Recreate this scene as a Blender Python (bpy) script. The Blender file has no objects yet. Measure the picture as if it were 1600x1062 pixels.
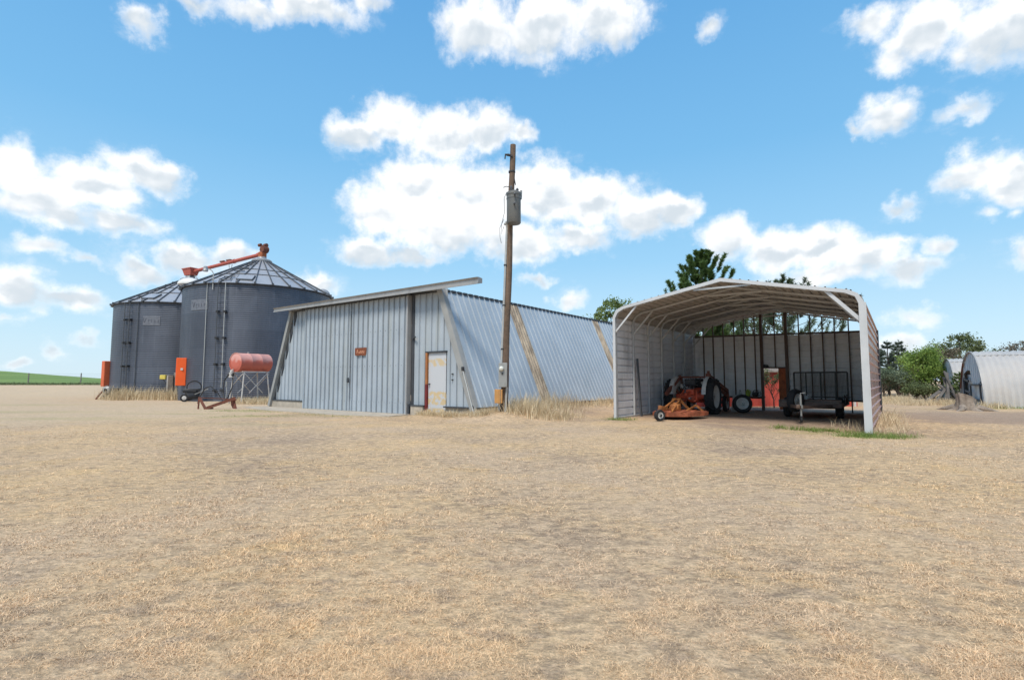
import bpy, math, random
import numpy as np
from mathutils import Vector, Matrix

random.seed(7)
rng = np.random.default_rng(11)
PI = math.pi
scene = bpy.context.scene
COL = scene.collection
YAW = 0.64005                      # the farm's buildings share one grid, turned 36.7 degrees
H = 1.2                            # eye height above the yard

def at(px, Y):                     # ground position of something seen at picture column px, Y metres ahead
    return ((px - 800) / 812.5 * Y, Y)

# ------------------------------------------------------------------ geometry helpers
class MB:
    def __init__(s):
        s.v = []; s.f = []; s.m = []
    def add(s, vs, fs, mi=0):
        o = len(s.v); s.v += [tuple(v) for v in vs]
        for f in fs:
            s.f.append(tuple(i + o for i in f)); s.m.append(mi)
        return s
    def box(s, c, d, rz=0, mi=0, M=None, bev=0.0):
        x, y, z = d[0] / 2, d[1] / 2, d[2] / 2
        b = min(bev, x * .9, y * .9, z * .9)
        R = M if M is not None else Matrix.Rotation(rz, 3, 'Z')
        if b <= 0:
            P = [(-x, -y, -z), (x, -y, -z), (x, y, -z), (-x, y, -z), (-x, -y, z), (x, -y, z), (x, y, z), (-x, y, z)]
            F = [(0, 3, 2, 1), (4, 5, 6, 7), (0, 1, 5, 4), (1, 2, 6, 5), (2, 3, 7, 6), (3, 0, 4, 7)]
        else:
            P = []; F = []
            rings = [(-z, b), (-z + b, 0), (z - b, 0), (z, b)]
            for zz, ins in rings:
                X, Y = x - ins, y - ins
                P += [(-X + b * (ins == 0), -Y, zz), (X - b * (ins == 0), -Y, zz), (X, -Y + b * (ins == 0), zz), (X, Y - b * (ins == 0), zz),
                      (X - b * (ins == 0), Y, zz), (-X + b * (ins == 0), Y, zz), (-X, Y - b * (ins == 0), zz), (-X, -Y + b * (ins == 0), zz)]
            for r in range(3):
                for i in range(8):
                    j = (i + 1) % 8
                    F.append((r * 8 + i, r * 8 + j, r * 8 + 8 + j, r * 8 + 8 + i))
            F.append(tuple(reversed(range(8)))); F.append(tuple(range(24, 32)))
        c = Vector(c)
        return s.add([R @ Vector(p) + c for p in P], F, mi)
    def bar(s, p0, p1, w, t, up=(0, 0, 1), mi=0):
        p0 = Vector(p0); p1 = Vector(p1); d = (p1 - p0); L = d.length; d.normalize()
        up = Vector(up)
        if abs(d.dot(up)) > .98: up = Vector((0, 1, 0)) if abs(d.y) < .9 else Vector((1, 0, 0))
        x = d.cross(up).normalized(); y = x.cross(d).normalized()
        M = Matrix((x, d, y)).transposed()
        return s.box((p0 + p1) / 2, (w, L, t), M=M, mi=mi)
    def tube(s, pts, r, n=8, mi=0, cap=True):
        pts = [Vector(p) for p in pts]
        rs = r if isinstance(r, (list, tuple)) else [r] * len(pts)
        vs = []; fs = []
        prev = None
        for i, p in enumerate(pts):
            if i == 0: d = pts[1] - p
            elif i == len(pts) - 1: d = p - pts[i - 1]
            else: d = (pts[i + 1] - p).normalized() + (p - pts[i - 1]).normalized()
            if d.length < 1e-9: d = Vector((0, 0, 1))
            d.normalize()
            if prev is None:
                a = Vector((0, 0, 1)) if abs(d.z) < .9 else Vector((1, 0, 0))
                x = d.cross(a).normalized()
            else:
                x = (prev - d * prev.dot(d))
                if x.length < 1e-6: x = d.orthogonal()
                x.normalize()
            prev = x; y = d.cross(x)
            for k in range(n):
                t = 2 * PI * k / n
                vs.append(p + (x * math.cos(t) + y * math.sin(t)) * rs[i])
        for i in range(len(pts) - 1):
            for k in range(n):
                j = (k + 1) % n
                fs.append((i * n + k, i * n + j, i * n + n + j, i * n + n + k))
        if cap:
            fs.append(tuple(reversed(range(n)))); fs.append(tuple(range((len(pts) - 1) * n, len(pts) * n)))
        return s.add(vs, fs, mi)
    def lathe(s, prof, c, ax=(0, 0, 1), n=24, mi=0, cap0=False, cap1=False, closed=False, phase=0.0):
        ax = Vector(ax).normalized(); c = Vector(c)
        x = ax.orthogonal().normalized() if abs(ax.z) < .99 else Vector((1, 0, 0))
        y = ax.cross(x)
        vs = []; fs = []
        for (r, h) in prof:
            for k in range(n):
                t = 2 * PI * k / n + phase
                vs.append(c + ax * h + (x * math.cos(t) + y * math.sin(t)) * r)
        m = len(prof)
        for i in range(m if closed else m - 1):
            i2 = (i + 1) % m
            for k in range(n):
                j = (k + 1) % n
                fs.append((i * n + k, i * n + j, i2 * n + j, i2 * n + k))
        if cap0: fs.append(tuple(reversed(range(n))))
        if cap1: fs.append(tuple(range((m - 1) * n, m * n)))
        return s.add(vs, fs, mi)
    def prism(s, poly, d, mi=0):
        n = len(poly); d = Vector(d)
        a = [Vector(p) for p in poly]; b = [p + d for p in a]
        F = [tuple(reversed(range(n))), tuple(range(n, 2 * n))] + [(i, (i + 1) % n, n + (i + 1) % n, n + i) for i in range(n)]
        return s.add(a + b, F, mi)
    def sheet(s, O, U, V, N, prof, lo, hi, mi=0, t=0.0):
        """ribbed sheet: prof = [(u, offset)], ribs run along V between lo(u) and hi(u)"""
        O = Vector(O); U = Vector(U); V = Vector(V); N = Vector(N)
        vs = []
        for (u, o) in prof:
            vs.append(O + U * u + V * lo(u) + N * o); vs.append(O + U * u + V * hi(u) + N * o)
        fs = [(2 * i, 2 * i + 2, 2 * i + 3, 2 * i + 1) for i in range(len(prof) - 1)]
        s.add(vs, fs, mi)
        if t:
            s.add([v - N * t for v in vs], [tuple(reversed(f)) for f in fs], mi)
        return s
    def build(s, name, mats, parent=None, smooth=None):
        me = bpy.data.meshes.new(name)
        me.from_pydata(s.v, [], s.f); me.update()
        if not isinstance(mats, (list, tuple)): mats = [mats]
        for m in mats: me.materials.append(m)
        if len(mats) > 1: me.polygons.foreach_set('material_index', s.m)
        if smooth is not None:
            me.polygons.foreach_set('use_smooth', [True] * len(me.polygons))
            me.set_sharp_from_angle(angle=math.radians(smooth))
        o = bpy.data.objects.new(name, me); COL.objects.link(o)
        if parent is not None: o.parent = parent
        return o

def ribs(u0, u1, period, depth, wtop, wbase, phase=0.0):
    out = [(u0, 0.0)]
    k = math.floor((u0 - phase) / period) - 1
    while True:
        c = phase + k * period; k += 1
        if c - wbase / 2 > u1: break
        for du, o in ((-wbase / 2, 0), (-wtop / 2, depth), (wtop / 2, depth), (wbase / 2, 0)):
            u = c + du
            if u0 < u < u1: out.append((u, o))
    out.append((u1, 0.0))
    return out

def mesh_np(name, V, F, mats, parent=None, attr=None, smooth=False):
    V = np.asarray(V, np.float32); F = np.asarray(F, np.int32)
    k = F.shape[1]
    me = bpy.data.meshes.new(name)
    me.vertices.add(len(V)); me.vertices.foreach_set('co', V.ravel())
    me.loops.add(F.size); me.loops.foreach_set('vertex_index', F.ravel())
    me.polygons.add(len(F)); me.polygons.foreach_set('loop_start', np.arange(0, F.size, k, dtype=np.int32))
    if smooth: me.polygons.foreach_set('use_smooth', np.ones(len(F), bool))
    for an, arr in (attr or {}).items():
        a = me.attributes.new(an, 'FLOAT', 'POINT'); a.data.foreach_set('value', np.asarray(arr, np.float32).ravel())
    me.update(calc_edges=True)
    if not isinstance(mats, (list, tuple)): mats = [mats]
    for m in mats: me.materials.append(m)
    o = bpy.data.objects.new(name, me); COL.objects.link(o)
    if parent is not None: o.parent = parent
    return o

def tag(o, label=None, cat=None, group=None, kind=None):
    if label: o['label'] = label
    if cat: o['category'] = cat
    if group: o['group'] = group
    if kind: o['kind'] = kind
    return o

def thing(name, label, cat, loc=(0, 0, 0), rz=0.0, group=None):
    o = bpy.data.objects.new(name, None); COL.objects.link(o)
    o.location = loc; o.rotation_euler = (0, 0, rz); o.empty_display_size = .2
    return tag(o, label, cat, group)

# ------------------------------------------------------------------ materials
def lin(h):
    c = [int(h.lstrip('#')[i:i + 2], 16) / 255 for i in (0, 2, 4)]
    return tuple((x / 12.92 if x <= .04045 else ((x + .055) / 1.055) ** 2.4) for x in c) + (1,)

class NT:
    def __init__(s, nt): s.t = nt; s.L = nt.links
    def n(s, typ, **kw):
        o = s.t.nodes.new(typ)
        for k, v in kw.items():
            if k.startswith('i_'):
                o.inputs[k[2:].replace('_', ' ')].default_value = v
            else: setattr(o, k, v)
        return o
    def link(s, a, b): s.L.new(a, b)
    def val(s, sock, x):
        if hasattr(x, 'links') or isinstance(x, bpy.types.NodeSocket): s.L.new(x, sock)
        else: sock.default_value = x
    def math(s, op, a, b=None, clamp=False):
        o = s.t.nodes.new('ShaderNodeMath'); o.operation = op; o.use_clamp = clamp
        s.val(o.inputs[0], a)
        if b is not None: s.val(o.inputs[1], b)
        return o.outputs[0]
    def mix(s, f, a, b, mode='MIX'):
        o = s.t.nodes.new('ShaderNodeMix'); o.data_type = 'RGBA'; o.blend_type = mode
        s.val(o.inputs[0], f); s.val(o.inputs[6], a); s.val(o.inputs[7], b)
        return o.outputs[2]
    def noise(s, vec, scale, detail=4, rough=.55, stretch=None, dim='3D'):
        if stretch:
            m = s.t.nodes.new('ShaderNodeMapping'); m.inputs['Scale'].default_value = stretch
            s.L.new(vec, m.inputs['Vector']); vec = m.outputs[0]
        o = s.t.nodes.new('ShaderNodeTexNoise'); o.inputs['Scale'].default_value = scale
        o.inputs['Detail'].default_value = detail; o.inputs['Roughness'].default_value = rough
        s.L.new(vec, o.inputs['Vector'])
        return o.outputs[0]
    def ramp(s, f, lo, hi, a=0.0, b=1.0):
        o = s.t.nodes.new('ShaderNodeMapRange'); o.interpolation_type = 'SMOOTHSTEP'
        s.val(o.inputs[0], f)
        o.inputs[1].default_value = lo; o.inputs[2].default_value = hi; o.inputs[3].default_value = a; o.inputs[4].default_value = b
        return o.outputs[0]
    def attr(s, name):
        o = s.t.nodes.new('ShaderNodeAttribute'); o.attribute_name = name
        return o.outputs['Fac']

MATS = {}
def newmat(name):
    m = bpy.data.materials.new(name); m.use_nodes = True
    m.node_tree.nodes.clear()
    t = NT(m.node_tree)
    out = t.n('ShaderNodeOutputMaterial'); bs = t.n('ShaderNodeBsdfPrincipled')
    t.link(bs.outputs[0], out.inputs[0])
    MATS[name] = m
    return m, t, bs

def paint(name, col, var=.12, scale=3.0, rough=.5, metal=0.0, dirt=None, damt=.4, dscale=2.0, stretch=(1, 1, .25), bump=.0, bscale=30, spec=.5, dthr=.5):
    """surface with its own wear: tonal noise, streaky second colour, fine bump"""
    m, t, bs = newmat(name)
    tc = t.n('ShaderNodeTexCoord').outputs['Object']
    c = lin(col) if isinstance(col, str) else tuple(col) + (1,)
    n1 = t.noise(tc, scale, 5, .6)
    v = t.ramp(n1, .25, .75, 1 - var, 1 + var)
    base = t.mix(1.0, c, v, 'MULTIPLY')
    if dirt:
        d = lin(dirt) if isinstance(dirt, str) else tuple(dirt) + (1,)
        n2 = t.noise(tc, dscale, 6, .65, stretch)
        base = t.mix(t.math('MULTIPLY', t.ramp(n2, dthr, dthr + .22), damt), base, d)
    t.link(base, bs.inputs['Base Color'])
    t.val(bs.inputs['Roughness'], t.ramp(n1, .2, .8, max(rough - .1, .05), min(rough + .12, 1)))
    bs.inputs['Metallic'].default_value = metal
    bs.inputs['Specular IOR Level'].default_value = spec
    if bump:
        b = t.n('ShaderNodeBump'); b.inputs['Strength'].default_value = 1.0; b.inputs['Distance'].default_value = bump
        t.link(t.noise(tc, bscale, 4), b.inputs['Height']); t.link(b.outputs[0], bs.inputs['Normal'])
    return m

LAPSHADOW = paint('lap_shadow_strip', (.065, .085, .115), .2, 3, .6)  # dark tone standing for the shadow line along each lapped rib
BLUE = paint('blue_painted_steel', (.365, .41, .46), .09, .9, .45, 0, '#97988f', .45, 1.6, (1.6, 1, .12), .0012, 2.5)
BLUE2 = paint('blue_wall_steel', (.36, .415, .475), .07, .7, .45, 0, '#8f9aa4', .25, 1.0, (1, 1, .3), .0015, 2.0)
GREYTRIM = paint('grey_trim_steel', (.33, .325, .325), .1, 1.5, .5, .1, '#6b6660', .5, 2.0)
BEAM = paint('grey_beam_paint', (.30, .30, .295), .12, 2, .6, 0, '#7c776c', .5, 2.0)
DARKGAP = paint('dark_steel', (.05, .055, .065), .2, 2, .6)
CONCRETE = paint('concrete', (.42, .365, .30), .15, 4, .9, 0, '#7d7468', .5, 3, (1, 1, 1), .004, 25)
SKYLIGHT = paint('weathered_fibreglass', (.42, .34, .25), .18, 2, .5, 0, '#6e5f50', .85, 1.2, (3, 3, .12), dthr=.42)
RUST = paint('rust_brown', (.16, .055, .035), .35, 6, .85, 0, '#5a3324', .5, 5, (1, 1, 1), .003, 40)
RUSTORANGE = paint('rusty_orange_steel', (.38, .11, .04), .3, 5, .75, 0, '#5c2b18', .6, 4, (1, 1, 1), .002, 30)
REDPAINT = paint('tractor_red', (.70, .11, .05), .25, 4, .55, 0, '#4c2018', .55, 4, (1, 1, 1))
ORANGEBOX = paint('safety_orange', (.85, .11, .012), .06, 2, .45)
ORANGEFADE = paint('faded_orange', (.62, .13, .05), .1, 2, .6, 0, '#a5533a', .5, 2)
DECK = paint('mower_orange', (.40, .115, .055), .35, 4, .85, 0, '#6b3a25', .85, 3.5, (1, 1, 1), .002, 25, dthr=.42)
YELLOWOR = paint('yellow_orange', (.40, .15, .04), .25, 4, .7, 0, '#6b3f24', .75, 5, (1, 1, 1), dthr=.42)
TANKRED = paint('faded_red_tank', (.55, .12, .085), .15, 2, .65, 0, '#dba79c', .0, 2)
WHITEPAINT = paint('chipped_white_paint', (.50, .475, .45), .12, 4, .6, 0, '#7d4a38', .8, 4, (1, 1, .5), dthr=.54)
GALV = paint('galvanised_sheet', (.56, .55, .54), .12, 1.5, .45, .25, '#8d8478', .5, 1.5, (1, 1, .3))
GALVROOF = paint('galvanised_roof', (.40, .41, .43), .14, 1.2, .45, .3, '#74777c', .5, 1.5, (1, 1, 1))
CARWHITE = paint('carport_trim', (.55, .55, .56), .06, 2, .4, .1)
CARFRAME = paint('carport_tube', (.48, .48, .48), .12, 3, .45, .2)
CARIN = paint('carport_panel_inside', (.66, .665, .69), .08, 1.2, .5, .1, '#77797d', .4, 1.5)
CARBACK = paint('carport_back_inside', (.78, .785, .80), .08, 1.2, .5, .0, '#9a9a9c', .4, 1.5)  # wall panel colour made paler to offset the shade deep inside
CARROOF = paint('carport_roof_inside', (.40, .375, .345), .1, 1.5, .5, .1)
CARRED = paint('barn_red_sheet', (.40, .19, .155), .12, 1.5, .28, .0, '#8a5a4c', .12, 1.0)
BROWNPOST = paint('brown_steel_post', (.12, .08, .064), .25, 4, .7, 0, '#4b2a1c', .5, 3)
WOODPOLE = paint('creosote_pole', (.115, .078, .055), .3, 8, .9, 0, '#8a7260', .6, 7, (4, 4, .08), .006, 20, dthr=.45)
GREYMETAL = paint('grey_enamel', (.30, .30, .29), .08, 3, .45, .1, '#6d645a', .5, 4)
TRANSF = paint('transformer_enamel', (.15, .15, .145), .1, 3, .5, .1, '#4d4a45', .5, 4)
CONDUIT = paint('grey_conduit', (.42, .42, .41), .1, 3, .5, .2)
TYRE = paint('black_rubber', (.018, .018, .02), .3, 5, .85, 0, '#4a443c', .35, 3, (1, 1, 1))
RIM = paint('dusty_white_rim', (.52, .51, .49), .12, 5, .6, 0, '#77695a', .5, 5, (1, 1, 1))
BLACK = paint('black_machine', (.025, .026, .03), .3, 4, .6, 0, '#4a4038', .4, 4, (1, 1, 1))
MESHBLACK = paint('black_mesh', (.03, .03, .03), .2, 4, .6)
WEATHERWOOD = paint('weathered_wood', (.20, .165, .14), .3, 6, .95, 0, '#5a4a3d', .6, 6, (6, 6, .3), .004, 25)
GREYWOOD = paint('grey_driftwood', (.125, .112, .103), .3, 5, .95, 0, '#5d5046', .6, 5, (5, 1, 5), .005, 25)
STUMPBARK = paint('stump_bark', (.27, .22, .18), .3, 5, .95, 0, '#54453a', .7, 6, (4, 4, .4), .02, 14)
STUMPTOP = paint('stump_cut_wood', (.36, .29, .24), .25, 6, .95, 0, '#6b5a4e', .5, 5, (1, 1, 1), .006, 20)
REDBARN = paint('red_board_wall', (.46, .065, .045), .15, 2, .7, 0, '#7d3a30', .5, 2)
DOORWHITE = paint('white_steel_door', (.46, .47, .49), .06, 2, .5, 0, '#c79a4a', 0, 2)
WOODWARM = paint('orange_wood_frame', (.34, .13, .04), .2, 5, .7, 0, '#6a2c1c', .5, 4)
REDJAMB = paint('dark_red_jamb', (.16, .018, .018), .2, 5, .6)
SIGNRUST = paint('rust_brown_sign', (.20, .055, .02), .3, 14, .7, 0, '#3a1c14', .7, 18, (1, 1, 1), dthr=.48)
SIGNTEXT = paint('sign_lettering', (.60, .28, .17), .2, 20, .7)
BOXWOOD = paint('orange_plywood', (.50, .25, .08), .12, 6, .7, 0, '#8a5526', .5, 4, (4, 4, .4))
YELLOW = paint('yellow_box', (.62, .50, .10), .1, 4, .5)
GREEN_JUG = paint('green_yellow_plastic', (.30, .38, .05), .1, 5, .4)
CLEARPL = paint('pale_plastic', (.45, .50, .50), .1, 5, .3)
VENTWHITE = paint('white_vent_hood', (.70, .69, .66), .06, 3, .4)
VENTGREY = paint('grey_vent_hood', (.36, .36, .37), .08, 3, .4, .3)
REDAUGER = paint('auger_red', (.45, .10, .07), .18, 3, .6, 0, '#7d4a3e', .6, 3, (1, 1, 1))
HUTEND = paint('hut_end_sheet', (.50, .555, .61), .1, 1.5, .5, .15, '#6f7a84', .5, 1.2, (2, 2, .15))
HUTROOF = paint('hut_roof_sheet', (.48, .45, .425), .08, 1.2, .5, .1, '#a9a097', .45, 1.2, (1, 1, 1))
GLASSWHITE = paint('meter_glass', (.62, .62, .56), .05, 4, .2)
ASHPOST = paint('grey_wood_post', (.24, .215, .19), .25, 5, .95, 0, '#51463d', .5, 5, (4, 4, .3))

def bin_wall_mat():
    m, t, bs = newmat('weathered_bin_sheet')
    tc = t.n('ShaderNodeTexCoord').outputs['Object']
    sp = t.n('ShaderNodeSeparateXYZ'); t.link(tc, sp.inputs[0])
    ang = t.math('ARCTAN2', sp.outputs[1], sp.outputs[0])
    cb = t.n('ShaderNodeCombineXYZ')
    t.link(t.math('MULTIPLY', ang, 4.52), cb.inputs[0]); t.link(sp.outputs[2], cb.inputs[1])
    br = t.n('ShaderNodeTexBrick')
    br.inputs['Color1'].default_value = (.88, .88, .89, 1); br.inputs['Color2'].default_value = (1.12, 1.12, 1.12, 1)
    br.inputs['Mortar'].default_value = (.80, .80, .82, 1)
    br.inputs['Scale'].default_value = 1; br.inputs['Brick Width'].default_value = 2.6; br.inputs['Row Height'].default_value = 1.05
    br.inputs['Mortar Size'].default_value = .014; br.inputs['Bias'].default_value = .0
    t.link(cb.outputs[0], br.inputs['Vector'])
    n1 = t.noise(tc, .8, 6, .6, (1, 1, .35))
    c = t.mix(t.ramp(n1, .3, .72), lin('#4c515c'), lin('#5b606c'))
    c = t.mix(1.0, c, br.outputs[0], 'MULTIPLY')
    n2 = t.noise(tc, 3.5, 6, .7, (2.5, 2.5, .12))
    c = t.mix(t.math('MULTIPLY', t.ramp(n2, .50, .75), .30), c, lin('#7c828e'))
    t.link(c, bs.inputs['Base Color'])
    bs.inputs['Metallic'].default_value = .35; bs.inputs['Roughness'].default_value = .5
    return m
BINWALL = bin_wall_mat()
BINROOF = paint('bin_roof_sheet', (.40, .41, .44), .10, 1.5, .42, .35, '#696d75', .5, 1.5, (1, 1, 1))
BINRIB = paint('dark_roof_rib', (.085, .09, .10), .2, 3, .5, .3)
BINDECAL = paint('faded_decal', (.165, .172, .20), .15, 6, .5, .3)
BINDECAL2 = paint('faded_decal_letter', (.10, .105, .13), .15, 6, .5, .3)

def tank_mat():
    m, t, bs = newmat('pale_topped_red')
    tc = t.n('ShaderNodeTexCoord').outputs['Object']
    n1 = t.noise(tc, 2.2, 6, .65, (1.5, .5, 1)); n2 = t.noise(tc, 9, 4, .6)
    sp = t.n('ShaderNodeSeparateXYZ'); t.link(tc, sp.inputs[0])
    top = t.ramp(sp.outputs[2], 2.0, 2.5)                      # paler along the tank's upper side
    f = t.math('MULTIPLY', t.ramp(t.math('ADD', n1, t.math('MULTIPLY', top, .34)), .52, .82), .65)
    c = t.mix(f, (.52, .125, .085, 1), (.66, .40, .36, 1))
    c = t.mix(t.ramp(n2, .62, .75, 0, .5), c, (.30, .07, .05, 1))
    t.link(c, bs.inputs['Base Color']); bs.inputs['Roughness'].default_value = .6
    return m
TANK = tank_mat()

def door_mat():
    m, t, bs = newmat('peeling_door_paint')
    tc = t.n('ShaderNodeTexCoord').outputs['Object']
    sp = t.n('ShaderNodeSeparateXYZ'); t.link(tc, sp.inputs[0])
    z = sp.outputs[2]
    n1 = t.noise(tc, 7, 5, .6)
    low = t.math('MULTIPLY', t.ramp(z, .30, .42, 0, 1), t.ramp(z, .78, .9, 1, 0))
    low2 = t.ramp(z, .36, .2, 0, 1)
    up = t.math('MULTIPLY', t.ramp(z, 1.62, 1.72, 0, 1), t.ramp(z, 1.92, 2.0, 1, 0))
    msk = t.math('MAXIMUM', t.math('MAXIMUM', low, low2), t.math('MULTIPLY', up, .93))
    f = t.ramp(t.math('ADD', n1, t.math('MULTIPLY', msk, .14)), .56, .68, 0, .85)
    f = t.math('MULTIPLY', f, msk)
    c = t.mix(f, (.50, .51, .54, 1), (.58, .42, .20, 1))
    c = t.mix(t.ramp(t.noise(tc, 22, 3), .62, .75, 0, .25), c, (.35, .30, .24, 1))
    t.link(c, bs.inputs['Base Color']); bs.inputs['Roughness'].default_value = .5
    return m
DOORMAT = door_mat()

def leafmat(name, dark, light, trans=.25, rough=.6):
    m, t, bs = newmat(name)
    a = t.attr('rnd')
    c = t.mix(a, tuple(dark) + (1,), tuple(light) + (1,))
    t.link(c, bs.inputs['Base Color']); bs.inputs['Roughness'].default_value = rough
    bs.inputs['Specular IOR Level'].default_value = .3
    if trans:
        tr = t.n('ShaderNodeBsdfTranslucent'); t.link(c, tr.inputs[0])
        mx = t.n('ShaderNodeMixShader'); mx.inputs[0].default_value = trans
        out = [n for n in m.node_tree.nodes if n.type == 'OUTPUT_MATERIAL'][0]
        t.link(bs.outputs[0], mx.inputs[1]); t.link(tr.outputs[0], mx.inputs[2]); t.link(mx.outputs[0], out.inputs[0])
    return m
PINE_LEAF = leafmat('pine_needles', (.05, .095, .03), (.17, .26, .075), .25)
PINE_LEAF2 = leafmat('grey_pine_needles', (.06, .09, .05), (.18, .235, .13), .2)
CEDAR_LEAF = leafmat('cedar_sprays', (.06, .085, .065), (.20, .24, .175), .2)
ELM_LEAF = leafmat('elm_leaves', (.09, .13, .035), (.27, .34, .12), .35)
LIME_LEAF = leafmat('spring_green_leaves', (.13, .21, .04), (.33, .44, .11), .4)
OLIVE_LEAF = leafmat('olive_leaves', (.075, .10, .04), (.22, .26, .12), .25)
BUD_LEAF = leafmat('budding_twigs', (.10, .085, .06), (.24, .21, .15), .2)
GREY_LEAF = leafmat('grey_green_leaves', (.08, .11, .07), (.24, .29, .19), .25)
BARK = paint('bark', (.10, .075, .06), .3, 6, .95, 0, '#5a493d', .5, 6, (3, 3, .5), .02, 12)
STRAW = leafmat('straw', (.42, .31, .18), (.85, .72, .50), .25, .7)
GREENGRASS = leafmat('green_grass', (.10, .17, .03), (.27, .34, .09), .3, .6)
# ------------------------------------------------------------------ the lie of the land
Ax, Ay = math.sin(YAW), math.cos(YAW)      # along the buildings
Bx, By = math.cos(YAW), -math.sin(YAW)     # across them
OS = (-3.588, 18.546)                      # shed: right edge of the sliding doors
OC = (3.267, 16.531)                       # carport: foot of the front corner post by the shed
def ab_np(x, y, o):
    dx = x - o[0]; dy = y - o[1]
    return dx * Ax + dy * Ay, dx * Bx + dy * By
def ss(x, a, b):
    t = np.clip((x - a) / (b - a), 0, 1); return t * t * (3 - 2 * t)
def vnoise(x, y, s, seed=0):
    """smooth value noise on a lattice"""
    x = x / s + 1000.3 * (seed + 1); y = y / s + 517.7 * (seed + 1)
    xi = np.floor(x).astype(np.int64); yi = np.floor(y).astype(np.int64)
    fx = x - xi; fy = y - yi; fx = fx * fx * (3 - 2 * fx); fy = fy * fy * (3 - 2 * fy)
    def h(i, j):
        n = (i * 374761393 + j * 668265263 + seed * 974711) & 0xffffffff
        n = ((n ^ (n >> 13)) * 1274126177) & 0xffffffff
        return ((n ^ (n >> 16)) & 0xffff) / 65535.0
    return (h(xi, yi) * (1 - fx) + h(xi + 1, yi) * fx) * (1 - fy) + (h(xi, yi + 1) * (1 - fx) + h(xi + 1, yi + 1) * fx) * fy
def gz(x, y):
    x = np.asarray(x, float); y = np.asarray(y, float)
    a, b = ab_np(x, y, OS)
    z = .21 * np.exp(-((b - 3.95) / 1.0) ** 2) * ss(a, -1.6, .4) * (1 - ss(a, 8, 11))
    z += .07 * np.exp(-((a + .25) / .7) ** 2) * ss(b, .35, 1.0) * (1 - ss(b, 3.6, 5.0))
    z += -.085 * np.exp(-(((x - 8.27) ** 2 + (y - 12.09) ** 2) / (2 * 1.7 ** 2)))
    z += .70 * ss(y, 47, 64) * ss(-x, 28, 44)
    near = np.exp(-(y / 60.0) ** 2)
    a2, b2 = ab_np(x, y, OC)
    inside = ss(a2, -.6, .3) * (1 - ss(a2, 7.6, 8.6)) * ss(b2, -.5, .2) * (1 - ss(b2, 6.3, 7.2))
    shed = ss(a, -1.9, -1.4) * ss(b, -10, -9.4) * (1 - ss(b, .2, .8))
    z += ((vnoise(x, y, 2.3, 1) - .5) * .05 + (vnoise(x, y, .7, 2) - .5) * .02) * near * (1 - inside) * (1 - shed) * ss(y, 0, 3)
    return z
def dirt_w(x, y):
    a, b = ab_np(x, y, OC)
    n = (vnoise(x, y, .8, 5) - .5) * 1.0 + (vnoise(x, y, .25, 6) - .5) * .5
    inside = ss(a + n, .1, 1.0) * (1 - ss(a, 8.2, 9.2)) * ss(b, -.2, .15) * (1 - ss(b, 6.5, 6.75))
    front = .8 * ss(a + n, -1.7, -.8) * ss(b + n, 1.9, 3.0) * (1 - ss(b + n, 4.2, 5.2)) * (1 - ss(a, -.2, .3))
    # bare earth yard in front of the huts
    r = ss(x + n * 2, 11.2, 13.4) * ss(y + n, 13.6, 14.9) * (1 - ss(y + n * 1.5 - (x - 12) * .10, 18.2, 21.0))
    # scraped earth between shed and carport
    s = .75 * np.exp(-((x - 2.3) / 1.3) ** 2 - ((y - 18.6) / 1.2) ** 2)
    return np.clip(np.maximum.reduce([inside, front, r * .85, s]), 0, 1)
def yard_w(x, y):
    n = (vnoise(x, y, 2.5, 8) - .5) * 4
    return np.clip(ss(-x + n + (y - 15) * .45, 7, 14) * ss(y + n * .4, 10.5, 17), 0, 1)
def green_w(x, y):
    g = np.zeros_like(x)
    for (cx, cy, rx, ry, w) in ((8.3, 12.0, .7, .38, 1.0), (7.3, 12.75, .8, .25, .6), (3.3, 16.3, .45, .3, .6),
                                (-8.5, 17.8, 1.6, .45, .45), (-6.2, 18.0, 1.6, .3, .45), (-10.3, 20.3, .8, .4, .5), (-9.3, 17.2, 1.0, .4, .4), (-11.5, 21.3, 1.2, .4, .5),
                                (-2.8, 17.6, 1.8, .35, .35), (22, 22.3, 3.5, .5, .7), (-14.0, 16.5, 2.4, .5, .35), (-20, 20, 4, .6, .35), (-12.5, 19, 2, .4, .4), (-26, 26, 5, .8, .3), (-7, 14.5, 2.5, .4, .25)):
        g = np.maximum(g, w * np.exp(-((x - cx) / rx) ** 2 - ((y - cy) / ry) ** 2))
    return np.clip(g * (.6 + .9 * vnoise(x, y, .4, 12)), 0, 1)

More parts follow.
